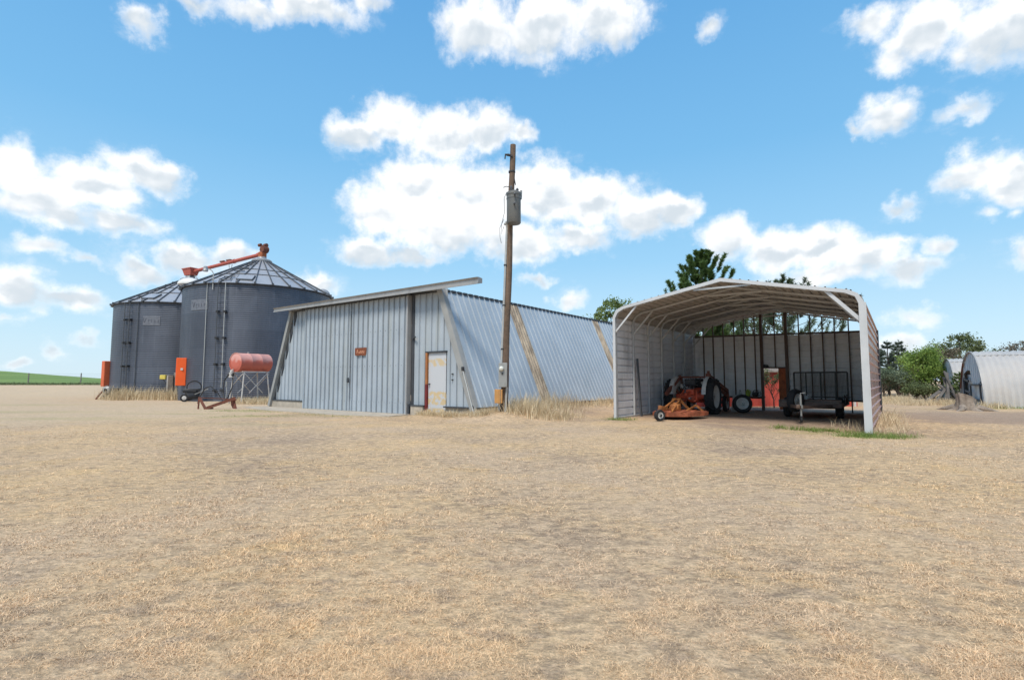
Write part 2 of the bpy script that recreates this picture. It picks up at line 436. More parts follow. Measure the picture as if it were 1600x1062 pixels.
def ground_color(t, pos):
    """shared by the soil and the blades that grow on it"""
    nA = t.noise(pos, .22, 5, .6); nB = t.noise(pos, .95, 6, .65); nC = t.noise(pos, 3.4, 6, .7, (1, 1.8, 1))
    nD = t.noise(pos, .35, 4, .6, (1, 1, 1)); 
    c = t.mix(t.ramp(nA, .40, .60), (.665, .465, .275, 1), (.60, .435, .29, 1))          # straw / greyer straw
    c = t.mix(t.ramp(nB, .50, .72, 0, .5), c, (.70, .46, .215, 1))                      # ochre patches
    c = t.mix(t.ramp(nD, .53, .68, 0, .75), c, (.44, .315, .22, 1))                       # thin brown ground
    c = t.mix(t.ramp(nC, .50, .66, 0, .65), c, (.40, .29, .205, 1))                        # grey thatch
    dirt = t.attr('dirt'); yard = t.attr('yard'); green = t.attr('green')
    yc = t.mix(t.ramp(nC, .35, .7), (.60, .455, .32, 1), (.49, .375, .255, 1))
    yc = t.mix(t.ramp(nB, .52, .7, 0, .5), yc, (.47, .37, .22, 1))
    c = t.mix(t.math('MULTIPLY', yard, .8), c, yc)
    dc = t.mix(t.ramp(nC, .35, .68), (.40, .29, .215, 1), (.30, .215, .16, 1))
    c = t.mix(dirt, c, dc)
    c = t.mix(t.math('MULTIPLY', green, .75), c, (.27, .29, .09, 1))
    return c

def ground_mat():
    m, t, bs = newmat('dry_turf_soil')
    pos = t.n('ShaderNodeNewGeometry').outputs['Position']
    c = ground_color(t, pos)
    f1 = t.noise(pos, 16, 5, .75, (1, 1.6, 1)); f2 = t.noise(pos, 60, 3, .7)
    thatch = t.math('MULTIPLY', t.ramp(t.noise(pos, 6.5, 4, .65, (1, 1.5, 1)), .42, .60), t.math('SUBTRACT', 1.0, t.math('MAXIMUM', t.attr('dirt'), t.attr('yard')), True))
    c = t.mix(t.math('MULTIPLY', thatch, t.ramp(t.noise(pos, .33, 4, .6), .36, .64, .12, .62)), c, (.215, .158, .112, 1))                   # brown thatch showing between tufts
    c = t.mix(1.0, c, t.ramp(f1, .3, .7, .72, 1.22), 'MULTIPLY')
    c = t.mix(1.0, c, t.ramp(f2, .3, .7, .80, 1.15), 'MULTIPLY')
    t.link(c, bs.inputs['Base Color']); bs.inputs['Roughness'].default_value = .95
    bs.inputs['Specular IOR Level'].default_value = .15
    b = t.n('ShaderNodeBump'); b.inputs['Distance'].default_value = .035; b.inputs['Strength'].default_value = .8
    t.link(t.math('ADD', f1, t.math('MULTIPLY', f2, .35)), b.inputs['Height']); t.link(b.outputs[0], bs.inputs['Normal'])
    return m
GROUND = ground_mat()

def axis_lines(lo, hi, step, far, grow=1.25):
    mid = list(np.arange(lo, hi + 1e-6, step))
    s = step; x = hi; up = []
    while x < far: s *= grow; x += s; up.append(x)
    s = step; x = lo; dn = []
    while x > -far: s *= grow; x -= s; dn.append(x)
    return np.array(dn[::-1] + mid + up)
gx = axis_lines(-26, 30, .2, 2500); gy = axis_lines(1.2, 27, .2, 2500)
GX, GY = np.meshgrid(gx, gy)
X, Y = GX.ravel(), GY.ravel()
Z = gz(X, Y)
nx, ny = len(gx), len(gy)
ii = (np.arange(ny - 1)[:, None] * nx + np.arange(nx - 1)[None, :]).ravel()
tag(mesh_np('ground', np.stack([X, Y, Z], 1), np.stack([ii, ii + 1, ii + nx + 1, ii + nx], 1), GROUND,
            attr={'dirt': dirt_w(X, Y), 'yard': yard_w(X, Y), 'green': green_w(X, Y)}, smooth=True), kind='structure')

# green crop field rising beyond the fence
fx = np.concatenate([np.linspace(-600, -20, 117)]); fy = np.concatenate([np.linspace(64.5, 110, 14), np.linspace(118, 420, 40)])
FX, FY = np.meshgrid(fx, fy); X, Y = FX.ravel(), FY.ravel()
azf = -X / Y
top = np.interp(azf, [.3, .62, .78, .985, 1.3], [.5, .9, 1.75, 5.6, 9.5])
Z = .66 + (top - .66 + .2) * ss(Y, 66, 260) * ss(-X, 20, 60) * (1 - .5 * ss(Y, 270, 420)) + (vnoise(X, Y, 9, 3) - .5) * .25 * ss(Y, 70, 90)
Z = np.where(-X < 30, np.minimum(Z, -.3), Z)
nx, ny = len(fx), len(fy)
ii = (np.arange(ny - 1)[:, None] * nx + np.arange(nx - 1)[None, :]).ravel()
m, t, bs = newmat('young_wheat')
pos = t.n('ShaderNodeNewGeometry').outputs['Position']
c = t.mix(t.ramp(t.noise(pos, .05, 5, .6, (1, .35, 1)), .35, .65), (.115, .19, .035, 1), (.18, .26, .055, 1))
c = t.mix(t.ramp(t.noise(pos, .03, 4, .6, (1, .2, 1)), .58, .72, 0, .6), c, (.30, .29, .11, 1))
sp = t.n('ShaderNodeSeparateXYZ'); t.link(pos, sp.inputs[0])
c = t.mix(t.ramp(sp.outputs[1], 215, 262, 0, .75), c, (.175, .165, .085, 1))            # unsown strip along the rise
t.link(c, bs.inputs['Base Color']); bs.inputs['Roughness'].default_value = .95
tag(mesh_np('green_field', np.stack([X, Y, Z], 1), np.stack([ii, ii + 1, ii + nx + 1, ii + nx], 1), m, smooth=True), kind='structure')

# ------------------------------------------------------------------ mown dead grass of the yard
def blade_mat():
    m, t, bs = newmat('dead_grass_blades')
    pos = t.n('ShaderNodeNewGeometry').outputs['Position']
    c = ground_color(t, pos)
    r = t.attr('rnd')
    c = t.mix(1.0, c, t.ramp(r, 0, 1, .50, 1.66), 'MULTIPLY')
    c = t.mix(t.ramp(r, .90, .97, 0, .5), c, (.80, .70, .52, 1))
    t.link(c, bs.inputs['Base Color']); bs.inputs['Roughness'].default_value = .8
    bs.inputs['Specular IOR Level'].default_value = .2
    return m
BLADES = blade_mat()

def blades(x, y, L, w, elev, sag=.35, zoff=None):
    """each blade: a bent strip of two faces; returns verts and triangles"""
    n = len(x)
    az = rng.uniform(0, 2 * PI, n)
    dx, dy = np.cos(az), np.sin(az)
    px, py = -dy, dx
    tw = rng.uniform(-.6, .6, n)
    z = gz(x, y) if zoff is None else zoff
    ce, se = np.cos(elev), np.sin(elev)
    e2 = elev - sag * rng.uniform(.3, 1.6, n)
    ce2, se2 = np.cos(e2), np.sin(e2)
    b = np.stack([x, y, z - .004], 1)
    m1 = b + np.stack([dx * ce, dy * ce, se], 1) * (L * .55)[:, None]
    tp = m1 + np.stack([dx * ce2, dy * ce2, se2], 1) * (L * .45)[:, None]
    wv = np.stack([px, py, tw], 1) * (w / 2)[:, None]
    V = np.stack([b - wv, b + wv, m1 - wv * .8, m1 + wv * .8, tp], 1).reshape(-1, 3)
    o = (np.arange(n) * 5)[:, None]
    F = np.concatenate([o + [[0, 1, 3]], o + [[0, 3, 2]], o + [[2, 3, 4]]], 0)
    return V, F

def yard_grass():
    n = 950000
    p = 1.9                                # thins out with distance
    y0, y1 = 1.7, 17.5
    u = rng.uniform(0, 1, n)
    e = 1 - p
    y = (y0 ** e + u * (y1 ** e - y0 ** e)) ** (1 / e)
    x = rng.uniform(-1.12, 1.12, n) * (y + .4)
    a, b = ab_np(x, y, OC); a2, b2 = ab_np(x, y, OS)
    keep = (dirt_w(x, y) < rng.uniform(.25, 1.0, n)) & ~((a > 0) & (b > -.1) & (b < 6.75) & (a < 8.2)) & ~((a2 > -.1) & (b2 < 3.3) & (a2 < 25)) \
        & ~((a2 > -1.75) & (b2 < .15) & (b2 > -9.6) & (a2 < 0))
    keep &= yard_w(x, y) < rng.uniform(.15, 1.3, n)
    thin = vnoise(x, y, .60, 21) * .22 + vnoise(x, y, .15, 22) * .36 + vnoise(x, y, .06, 23) * .42
    keep &= thin > rng.uniform(.18, .56, n)
    keep &= rng.uniform(0, 1, n) > ss(y, 11, 17.5) * .9
    x, y, thin = x[keep], y[keep], thin[keep]
    n = len(x)
    flat = np.clip(vnoise(x, y, 3.2, 41) * 1.5 - .35, 0, 1) * .55 + ss(y, 4.5, 9) * .40
    L = rng.uniform(.015, .040, n) * (1 + .025 * y) * (.45 + 1.1 * thin) * (1 - .55 * flat)
    w = np.maximum(.0014, y / 520 * .36) * rng.uniform(.7, 1.3, n)
    el = rng.uniform(.0, .85, n) * (.45 + .8 * thin)
    V, F = blades(x, y, L, w, el)
    r = np.clip(rng.beta(2.2, 2.4, n) * .8 + (thin - .5) * .25 + .1, 0, 1)
    bx = np.repeat(x, 5); by = np.repeat(y, 5)
    o = mesh_np('dry_grass', V, F, BLADES, attr={'rnd': np.repeat(r, 5), 'dirt': dirt_w(bx, by) * .6, 'yard': yard_w(bx, by), 'green': green_w(bx, by)})
    tag(o, 'short mown dead grass covering the whole yard', 'grass', kind='stuff')
yard_grass()

def weeds(name, label, pts, mat, hlo, hhi, w, per, spread, lean=(.9, 1.45), sag=.25, cat='dry weeds', ht=None):
    xs, ys, Ls = [], [], []
    for i, (x, y) in enumerate(pts):
        k = max(3, int(per * rng.uniform(.5, 1.5)))
        xs.append(x + rng.normal(0, spread, k)); ys.append(y + rng.normal(0, spread, k))
        hs = (ht[i] if ht is not None else 1.0) * rng.uniform(.55, 1.15)
        Ls.append(rng.uniform(hlo, hhi, k) * hs)
    x = np.concatenate(xs); y = np.concatenate(ys); L = np.concatenate(Ls); n = len(x)
    V, F = blades(x, y, L, np.full(n, w) * rng.uniform(.6, 1.4, n), rng.uniform(lean[0], lean[1], n), sag)
    r = np.clip(rng.beta(2, 2, n), 0, 1)
    return tag(mesh_np(name, V, F, mat, attr={'rnd': np.repeat(r, 5)}), label, cat, kind='stuff')
def sl(b, a): return (OS[0] + Bx * b + Ax * a, OS[1] + By * b + Ay * a)       # shed-grid point
def cl(b, a): return (OC[0] + Bx * b + Ax * a, OC[1] + By * b + Ay * a)       # carport-grid point
R = random.uniform

# tall straw along the sloped wall, round the pole, towards the carport
pts, ht = [], []
for i in range(130):
    a = R(.2, 9.6); pts.append(sl(3.45 + abs(random.gauss(0, .45)), a)); ht.append(.55 + .5 * math.exp(-((a - 3.2) / 1.6) ** 2))
for i in range(60):
    pts.append((R(.0, 1.9) + random.gauss(0, .25), 16.7 + random.gauss(0, .45))); ht.append(R(.6, 1.15))
weeds('tall_dry_weeds', 'tall pale straw weeds along the sloped blue wall beside the pole', pts, STRAW, .2, .9, .011, 26, .19, (.85, 1.5), .4, ht=ht)
pts = [sl(R(.85, 3.9), R(-.62, -.05)) for i in range(85)]
weeds('low_dry_weeds', 'low straw weeds in front of the white door and its footing', pts, STRAW, .08, .30, .008, 40, .10, (.5, 1.4), .4)
# round the bins
pts = []
for i in range(105):
    px = R(166, 282); pts.append(at(px, R(32.2, 34.4) if px > 180 else R(32.5, 35)))
weeds('bin_weeds', 'tall dead weeds round the foot of the farther bin', pts, STRAW, .25, 1.05, .018, 46, .28, (.95, 1.5), .25)
pts = [at(R(372, 424), R(26.2, 29.5)) for i in range(75)]
weeds('stand_weeds', 'dry grass tufts under the red tank stand', pts, STRAW, .15, .5, .013, 40, .18, (.7, 1.45), .35)
# carport posts and huts
pts = [cl(6.75 + abs(random.gauss(0, .25)), R(.1, 7.5)) for i in range(42)] + [cl(R(5.7, 6.45), R(.3, 2.2)) for i in range(4)]
weeds('post_weeds', 'straw coloured weeds along the red carport wall', pts, STRAW, .10, .40, .008, 24, .14, (.6, 1.5), .35)
pts = [at(R(1412, 1502), R(25.0, 27.5)) for i in range(60)] + [at(R(1484, 1498), R(21.8, 23)) for i in range(14)] + [at(R(1530, 1560), R(22.2, 22.8)) for i in range(14)] + [at(R(1376, 1420), R(26, 34)) for i in range(45)]
weeds('hut_weeds', 'yellow dry weeds round the stump and the huts', pts, STRAW, .12, .45, .013, 36, .2, (.8, 1.5), .3)
# green tufts
pts = [(8.25 + random.gauss(0, .42), 12.0 + random.gauss(0, .22)) for i in range(45)] + [cl(R(4.6, 6.4), R(-.35, .30)) for i in range(38)] + [(3.3 + random.gauss(0, .3), 16.25 + random.gauss(0, .2)) for i in range(10)]
weeds('green_grass', 'fresh green grass at the foot of the carport front', pts, GREENGRASS, .05, .17, .006, 40, .11, (.6, 1.45), .5, cat='grass')
pts = [at(R(1548, 1640), R(22.2, 23.2)) for i in range(40)]
weeds('hut_grass', 'green grass strip along the foot of the nearer hut', pts, GREENGRASS, .06, .2, .012, 30, .2, (.6, 1.45), .5, cat='grass')
pts = [(R(-9.9, -7.6), R(17.2, 18.0)) for i in range(16)] + [(R(-12.0, -9.9), R(20.2, 21.4)) for i in range(20)] + [sl(R(-7, 0), R(-2.3, -1.75)) for i in range(22)]
weeds('apron_grass', 'sparse green tufts beside the concrete apron', pts, GREENGRASS, .03, .09, .007, 24, .16, (.4, 1.3), .5, cat='grass')
pts = [at(R(-60, 172), R(62.5, 65.5)) for i in range(420)]
weeds('field_margin', 'rough olive weeds along the field fence', pts, OLIVE_LEAF, .12, .42, .05, 16, .5, (.7, 1.5), .4, cat='weeds')
# ------------------------------------------------------------------ blue steel shed
shed = thing('machine_shed', 'long blue steel machine shed with sloping walls and two big sliding doors', 'shed', (OS[0], OS[1], 0), -YAW)
def lerp(a, b, t): return a + (b - a) * t
ZT = 4.34
cfg = dict(period=.30, depth=.055, wtop=.026, wbase=.046)
f = MB()
lineL = lambda u: .32 + (u + 9.24) / 1.58 * 4.03
lineR = lambda u: .33 + (3.08 - u) / 1.62 * 4.0
f.sheet((0, 0, 0), (1, 0, 0), (0, 0, 1), (0, -1, 0), ribs(-9.24, -6.5, phase=.1, **cfg), lambda u: .32, lambda u: min(ZT, lineL(u)), t=.01)
f.build('front_wall', BLUE, shed); f = MB()
f.sheet((0, 0, 0), (1, 0, 0), (0, 0, 1), (0, -1, 0), ribs(.13, .80, phase=.1, **cfg), lambda u: .33, lambda u: ZT, t=.01)
f.sheet((0, 0, 0), (1, 0, 0), (0, 0, 1), (0, -1, 0), ribs(.80, 1.735, phase=.1, **cfg), lambda u: 2.19, lambda u: ZT, t=.01)
f.sheet((0, 0, 0), (1, 0, 0), (0, 0, 1), (0, -1, 0), ribs(1.735, 3.05, phase=.1, **cfg), lambda u: .33, lambda u: min(ZT, lineR(u)), t=.01)
f.build('front_wall', BLUE, shed)
for z in (1.23, 1.42):
    sc_ = MB(); sc_.lathe([(.028, 0), (.028, .04), (.016, .05), (.016, .07), (0, .07)], (2.02, 0, z), (0, -1, 0), 8); sc_.build('bolt', DARKGAP, shed)
# sloping side walls
L = 21.0
bl, tl = Vector((3.15, 0, .335)), Vector((1.46, 0, 4.27))
V = (tl - bl); hgt = V.length; V.normalize(); N = Vector((V.z, 0, -V.x))
ccfg = dict(period=.305, depth=.04, wtop=.025, wbase=.05)
w = MB()
for (u0, u1) in ((0.0, 3.72), (4.40, 10.82), (11.50, L)):
    w.sheet(bl, (0, 1, 0), V, N, ribs(u0, u1, phase=.12, **ccfg), lambda u: 0, lambda u: hgt)
V2 = Vector((-.80, 0, .6)); N2 = Vector((.6, 0, .8))
w.sheet(tl, (0, 1, 0), V2, N2, ribs(0, L, phase=.12, **ccfg), lambda u: 0, lambda u: .10)
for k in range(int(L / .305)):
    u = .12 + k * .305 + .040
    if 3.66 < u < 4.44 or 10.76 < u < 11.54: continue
    w.bar(bl + Vector((0, u, 0)) + N * .001, tl + Vector((0, u, 0)) + N * .001, .040, .004, up=N, mi=1)  # dark bar painted in as the shadow line beside the rib
w.build('side_wall', [BLUE2, LAPSHADOW], shed)
for (u0, u1) in ((3.72, 4.40), (10.82, 11.50)):
    s_ = MB(); s_.sheet(bl + N * .004, (0, 1, 0), V, N, ribs(u0, u1, .17, .045, .03, .10, phase=.02), lambda u: -.01, lambda u: hgt - .03)
    s_.build('skylight_panel', SKYLIGHT, shed)
cs = MB()
for k in range(int(L / .305)):
    cs.box((1.435, .12 + k * .305 + .15, 4.325), (.13, .20, .075))
cs.bar((1.41, 0.02, 4.31), (1.41, L, 4.31), .10, .04)
cs.build('eave_shadow_strip', DARKGAP, shed)  # dark blocks and bar stand in for the ridges' shadow
w = MB()
bl2, tl2 = Vector((-9.38, 0, .33)), Vector((-7.72, 0, 4.27))
Vb = (tl2 - bl2); hg = Vb.length; Vb.normalize()
w.sheet(bl2, (0, 1, 0), Vb, Vector((-Vb.z, 0, Vb.x)), ribs(0.05, L, **ccfg), lambda u: 0, lambda u: hg)
w.add([(-9.38, L, .0), (3.15, L, .0), (1.46, L, 4.27), (-7.72, L, 4.27)], [(0, 1, 2, 3)])
w.build('side_wall', BLUE2, shed)
r = MB()
prof = [(-7.72, 4.29)] + [(lerp(-7.72, 1.42, k / 10), 4.29 + .16 * math.sin(PI * k / 10)) for k in range(1, 10)] + [(1.42, 4.29)]
for i in range(len(prof) - 1):
    (x0, z0), (x1, z1) = prof[i], prof[i + 1]
    r.add([(x0, -.30, z0), (x1, -.30, z1), (x1, L, z1), (x0, L, z0)], [(0, 1, 2, 3)])
r.build('roof', GREYTRIM, shed)
# projecting canopy over the doors
c = MB()
def canopy(b, z0, z1):
    return [Vector((b, -.50, z0)), Vector((b, -.50, z0 + .05)), Vector((b, -.47, z0 + .06)), Vector((b, -.47, z1 - .05)), Vector((b, -.53, z1)), Vector((b, -.45, z1 + .01)), Vector((b, -.27, z1 - .01)), Vector((b, -.27, z0 + .05)), Vector((b, -.44, z0 + .02))]
p0 = canopy(-8.62, 4.285, 4.455); p1 = canopy(3.50, 4.225, 4.44)
n = len(p0)
c.add(p0 + p1, [(i, (i + 1) % n, n + (i + 1) % n, n + i) for i in range(n)] + [tuple(range(n)), tuple(reversed(range(n, 2 * n)))])
c.build('canopy', GREYTRIM, shed)
k_ = MB(); k_.bar((-6.75, -.19, 4.30), (.1, -.19, 4.285), .10, .09); k_.bar((-8.1, -.04, 4.31), (1.5, -.04, 4.30), .06, .10)
k_.build('door_track', DARKGAP, shed)
for sgn, p0, p1 in ((1, (-9.33, -.10, .05), (-7.72, -.10, 4.30)), (2, (3.10, -.10, .16), (1.52, -.10, 4.30))):
    b_ = MB(); b_.bar(p0, p1, .235 if sgn == 2 else .16, .20, up=(0, 1, 0))
    b_.build('corner_beam', BEAM, shed)
g = MB(); g.bar((-9.13, -.02, .33), (-7.52, -.02, 4.30), .20, .05, up=(0, 1, 0)); g.build('corner_gap_shade', DARKGAP, shed)  # dark bar put in for the shaded gap between beam and panels
fo = MB()
fo.box((-8.0, .02, .15), (2.75, .24, .33)); fo.box((.46, .0, .15), (.60, .34, .34)); fo.box((2.46, .05, .15), (1.42, .24, .33))
fo.box((3.10, 10.5, .15), (.20, 21.0, .33))
fo.build('foundation', CONCRETE, shed)
sl_ = MB(); sl_.box((-8.0, -.06, .325), (2.8, .14, .045)); sl_.box((.46, -.09, .335), (.66, .2, .04)); sl_.box((2.46, -.06, .325), (1.5, .16, .045)); sl_.box((3.17, 10.5, .325), (.09, 21.0, .04))
sl_.build('sill', DARKGAP, shed)
for i, (u0, u1) in enumerate(((-6.62, -3.372), (-3.322, -.07))):
    d = MB(); top = 4.27
    d.sheet((0, -.15, 0), (1, 0, 0), (0, 0, 1), (0, -1, 0), ribs(u0, u1, phase=u0 + .12, period=.2975, depth=.055, wtop=.026, wbase=.046), lambda u: .42, lambda u: top, t=.03)
    d.sheet((0, -.156, 0), (1, 0, 0), (0, 0, 1), (0, -1, 0), ribs(u0, u1, phase=u0 + .12, period=.2975, depth=.055, wtop=.026, wbase=.046), lambda u: .03, lambda u: .44, t=.03)
    for k in range(11):
        u = u0 + .12 + k * .2975 + .032
        d.box((u, -.1515, 2.34), (.011, .003, 3.84), mi=1); d.box((u, -.1575, .24), (.011, .003, .40), mi=1)  # thin dark strips stand for the shadow beside each door rib
    d.box(((u0 + u1) / 2, -.125, .045), (u1 - u0, .05, .04)); d.box((u0 + .02, -.125, 2.15), (.035, .05, 4.2)); d.box((u1 - .02, -.125, 2.15), (.035, .05, 4.2))
    for z in (.40, 1.75, 3.05):
        for k in range(11): d.box((u0 + .27 + k * .2975, -.154, z), (.016, .014, .016), mi=1)
    dl = d.build('sliding_door', [BLUE, DARKGAP], shed)
    if i == 0:
        h = MB(); h.box((-3.39, -.21, 1.22), (.05, .05, .20), bev=.01); h.tube([(-3.39, -.2, 1.15), (-3.39, -.27, 1.15), (-3.39, -.27, 1.29), (-3.39, -.2, 1.29)], .012, 6)
        h.build('handle', DARKGAP, dl)
    else:
        e = MB(); e.box((-.035, -.12, 2.16), (.065, .20, 4.24)); e.build('edge_trim', GREYTRIM, dl)
pt = MB(); pt.box((.085, .02, 2.2), (.11, .12, 4.2)); pt.box((.0, -.10, .2), (.12, .14, .36), bev=.01); pt.build('door_post', DARKGAP, shed)  # tall dark box stands in for the shaded gap beside the door
lt = MB(); lt.bar((.10, -.05, 2.72), (.34, -.16, 2.74), .04, .05); lt.box((.13, -.06, 2.72), (.09, .06, .08)); lt.build('latch', DARKGAP, shed)
dr = MB(); dr.box((1.30, -.005, 1.13), (.83, .045, 2.05), bev=.006)
md = dr.build('entry_door', DOORMAT, shed)
kn = MB(); kn.lathe([(.0, .075), (.026, .07), (.032, .05), (.024, .03), (.014, .02), (.014, 0), (.03, 0)], (.96, -.03, 1.08), (0, -1, 0), 12); kn.build('door_knob', DARKGAP, md)
fr = MB(); fr.box((.835, -.03, 1.62), (.085, .12, 1.08)); fr.build('door_jamb', WOODWARM, shed)
fr = MB(); fr.box((.832, -.032, .58), (.09, .13, 1.0)); fr.build('door_jamb', REDJAMB, shed)
fr = MB(); fr.box((1.27, -.03, 2.185), (.98, .12, .05)); fr.build('door_lintel', DARKGAP, shed)
# rusty name sign on the right-hand sliding door, with its faded lettering
sg = MB(); z0, z1 = 2.165, 2.465
poly = [(-2.985, z0 + .03), (-2.95, z0), (-2.70, z0 + .005), (-2.65, z0 + .03), (-2.60, z0), (-2.36, z0), (-2.30, z0 + .04), (-2.29, z1 - .02), (-2.32, z1), (-2.96, z1), (-2.99, z1 - .03)]
sg.prism([(u, -.20, z) for u, z in poly], (0, -.02, 0))
sgn = sg.build('sign', SIGNRUST, shed)
tx = MB(); y = -.2245
def stroke(p, q, w=.022): tx.bar((p[0], y, p[1]), (q[0], y, q[1]), w, .006, up=(0, 1, 0))
stroke((-2.87, 2.25), (-2.83, 2.40)); stroke((-2.83, 2.40), (-2.78, 2.26)); stroke((-2.86, 2.30), (-2.79, 2.31), .015)
for i, (u, h) in enumerate(((-2.72, .06), (-2.66, .075), (-2.60, .09), (-2.54, .09), (-2.48, .10), (-2.42, .09))):
    stroke((u, 2.255), (u + .012, 2.255 + h), .026)
    if i < 5: stroke((u + .01, 2.265 + (i % 2) * .06), (u + .06, 2.275 + (i % 2) * .06), .02)
tx.build('lettering', SIGNTEXT, sgn)
ap = MB(); pts = [(-9.7, -.9), (-9.4, -1.3), (-8.2, -1.5), (-6.5, -1.75), (-4.4, -1.68), (-2.4, -1.8), (-.6, -1.55), (.25, -1.2), (.2, -.16), (-6.6, -.16), (-9.6, -.16)]
ap.prism([(x, y, -.10) for x, y in pts], (0, 0, .125))
apron = ap.build('concrete_apron', CONCRETE); apron.location = (OS[0], OS[1], 0); apron.rotation_euler = (0, 0, -YAW); tag(apron, kind='structure')

pp = thing('leaning_pipe', 'thin white pipe leaning against the grey corner beam of the blue shed', 'pipe', (OS[0], OS[1], 0), -YAW)
m_ = MB(); m_.tube([(2.66, -.24, 1.62), (2.70, -.26, 1.5), (3.36, -.46, .11)], .017, 8); m_.build('tube', CONDUIT, pp)
m_ = MB(); m_.box((2.68, -.25, 1.58), (.10, .08, .14), bev=.02); m_.build('elbow', BLACK, pp)
m_ = MB(); m_.tube([(3.18, -.36, .42), (3.22, -.36, .33)], .035, 8); m_.build('coupling', BLACK, pp)

# ------------------------------------------------------------------ grain bins
def make_bin(C, eave, R, label, loc_z, ladder_phi, box_phi, box_w, box_z, box_mat, box_face, rich):
    D = math.hypot(*C)
    d0 = Vector((-C[0] / D, -C[1] / D, 0)); l = Vector((d0.y, -d0.x, 0)) 
    # l points to picture-left of the bin when looking from the yard
    if (l.x * d0.y - l.y * d0.x) < 0: pass
    root = thing('grain_bin', label, 'grain bin', (C[0], C[1], 0))
    def pt(phi, r, z): 
        q = d0 * math.cos(phi) + l * math.sin(phi)
        return Vector((q.x * r, q.y * r, z))
    w = MB(); prof = []; n = 4 * int(eave / .125)
    for i in range(n + 1):
        prof.append((R + .010 * math.cos(i * PI / 2), eave * i / n))
    w.lathe(prof, (0, 0, 0), n=120)
    w.build('wall', BINWALL, root, smooth=180)
    pk = eave + R * math.tan(math.radians(28.8)); rc = .55
    ro = MB(); NS = 30; ph = .07
    Re = R + .14; ze = eave - .03; zc = pk - rc * math.tan(math.radians(28.8))
    steps = [(Re, ze - .06), (Re, ze)]
    ro.lathe([(Re, ze), (rc, zc + .06)], (0, 0, 0), n=NS, phase=ph)
    rf = ro.build('roof', BINROOF, root)
    rb = MB()
    for k in range(NS):
        t = 2 * PI * k / NS + ph; u = Vector((math.cos(t), math.sin(t), 0))
        rb.bar(u * (Re + .02) + Vector((0, 0, ze + .02)), u * rc + Vector((0, 0, zc + .08)), .05, .09)
        rb.box(u * (Re + .02) + Vector((0, 0, ze + .03)), (.12, .12, .12), rz=t)
    rb.build('roof_rib', BINRIB, rf)
    rg = MB()
    for fr_ in (.36, .58):
        rr = lerp(Re, rc, fr_); zz = lerp(ze, zc + .06, fr_)
        for k in range(NS):
            t0, t1 = 2 * PI * k / NS + ph, 2 * PI * (k + 1) / NS + ph
            rg.bar((rr * math.cos(t0), rr * math.sin(t0), zz + .02), (rr * math.cos(t1), rr * math.sin(t1), zz + .02), .05, .04)
    rg.lathe([(Re - .1, ze - .03), (Re, ze - .05), (Re + .01, ze - .0), (Re - .02, ze + .015)], (0, 0, 0), n=NS, phase=ph)
    rg.build('roof_ring', BINRIB, rf)
    cp = MB(); cp.lathe([(rc + .08, zc), (rc + .10, zc + .16), (rc, zc + .24), (.30, zc + .30), (.27, zc + .42), (0, zc + .43)], (0, 0, 0), n=20)
    cp.build('peak_cap', VENTGREY, root, smooth=35)
    # ladder with its stand-off brackets
    ld = MB(); wl = .21 / R
    for s in (-1, 1):
        ld.tube([pt(ladder_phi + s * wl, R + .17, .8 if rich else .45), pt(ladder_phi + s * wl, R + .17, eave - .05)], .024, 6, mi=1 if (s < 0 and rich) else 0)
    for i in range(int((eave - 1) / .3)):
        z = 1.0 + i * .3; ld.tube([pt(ladder_phi - wl, R + .17, z), pt(ladder_phi + wl, R + .17, z)], .014, 5)
    lo = ld.build('ladder', [BINRIB, CONDUIT], root)
    for z in [.62 + 1.55 * i for i in range(4)]:
        for s in (-1, 1): 
            q = pt(ladder_phi + s * wl, R + .10, z); br = MB(); br.box(q, (.22, .16, .13), rz=math.atan2(q.y, q.x), bev=.015); br.build('ladder_bracket', BLACK, lo)
    # steps up the roof and the roof hatch
    for i in range(7):
        st = MB()
        f0 = .05 + i * .13
        def rp(phi, fr_, up=.10):
            v = pt(phi, lerp(Re, rc, fr_), 0); v.z = lerp(ze, zc + .06, fr_) + up; return v
        ww = .33 / lerp(Re, rc, f0)
        st.bar(rp(ladder_phi - ww, f0), rp(ladder_phi + ww, f0), .07, .05)
        if i == 0:
            st.bar(rp(ladder_phi - ww, f0), rp(ladder_phi - .05, f0 + .10), .05, .05); st.bar(rp(ladder_phi + ww, f0), rp(ladder_phi + .05, f0 + .10), .05, .05)
        st.build('roof_step', BINRIB, rf)
    hp = ladder_phi - .24
    ht = MB(); a, b_, c_, d_ = rp(hp - .10, .10, .04), rp(hp + .10, .10, .04), rp(hp + .12, .27, .04), rp(hp - .12, .27, .04)
    for (p, q) in ((a, b_), (b_, c_), (c_, d_), (d_, a)): ht.bar(p, q, .07, .10)
    ht.add([p + Vector((0, 0, .06)) for p in (a, b_, c_, d_)], [(0, 1, 2, 3)], mi=1)
    ht.build('roof_hatch', [BINRIB, BINROOF], rf)
    # faded name patch, a curved plate with letter strokes
    dphi = ladder_phi + (.36 if rich else -.36); zc_ = eave - 1.30
    dp = MB(); hw = .155 if rich else .12
    K = 8
    for k in range(K):
        p0, p1 = dphi - hw + 2 * hw * k / K, dphi - hw + 2 * hw * (k + 1) / K
        dp.add([pt(p0, R + .02, zc_ - .32), pt(p1, R + .02, zc_ - .32), pt(p1, R + .02, zc_ + .32), pt(p0, R + .02, zc_ + .32)], [(0, 1, 2, 3)])
    pd = dp.build('name_patch', BINDECAL, root)
    le = MB()
    def st_(p, q, w=.05): le.bar(pt(p[0], R + .026, p[1]), pt(q[0], R + .026, q[1]), w, .008, up=pt((p[0] + q[0]) / 2, 1, 0))
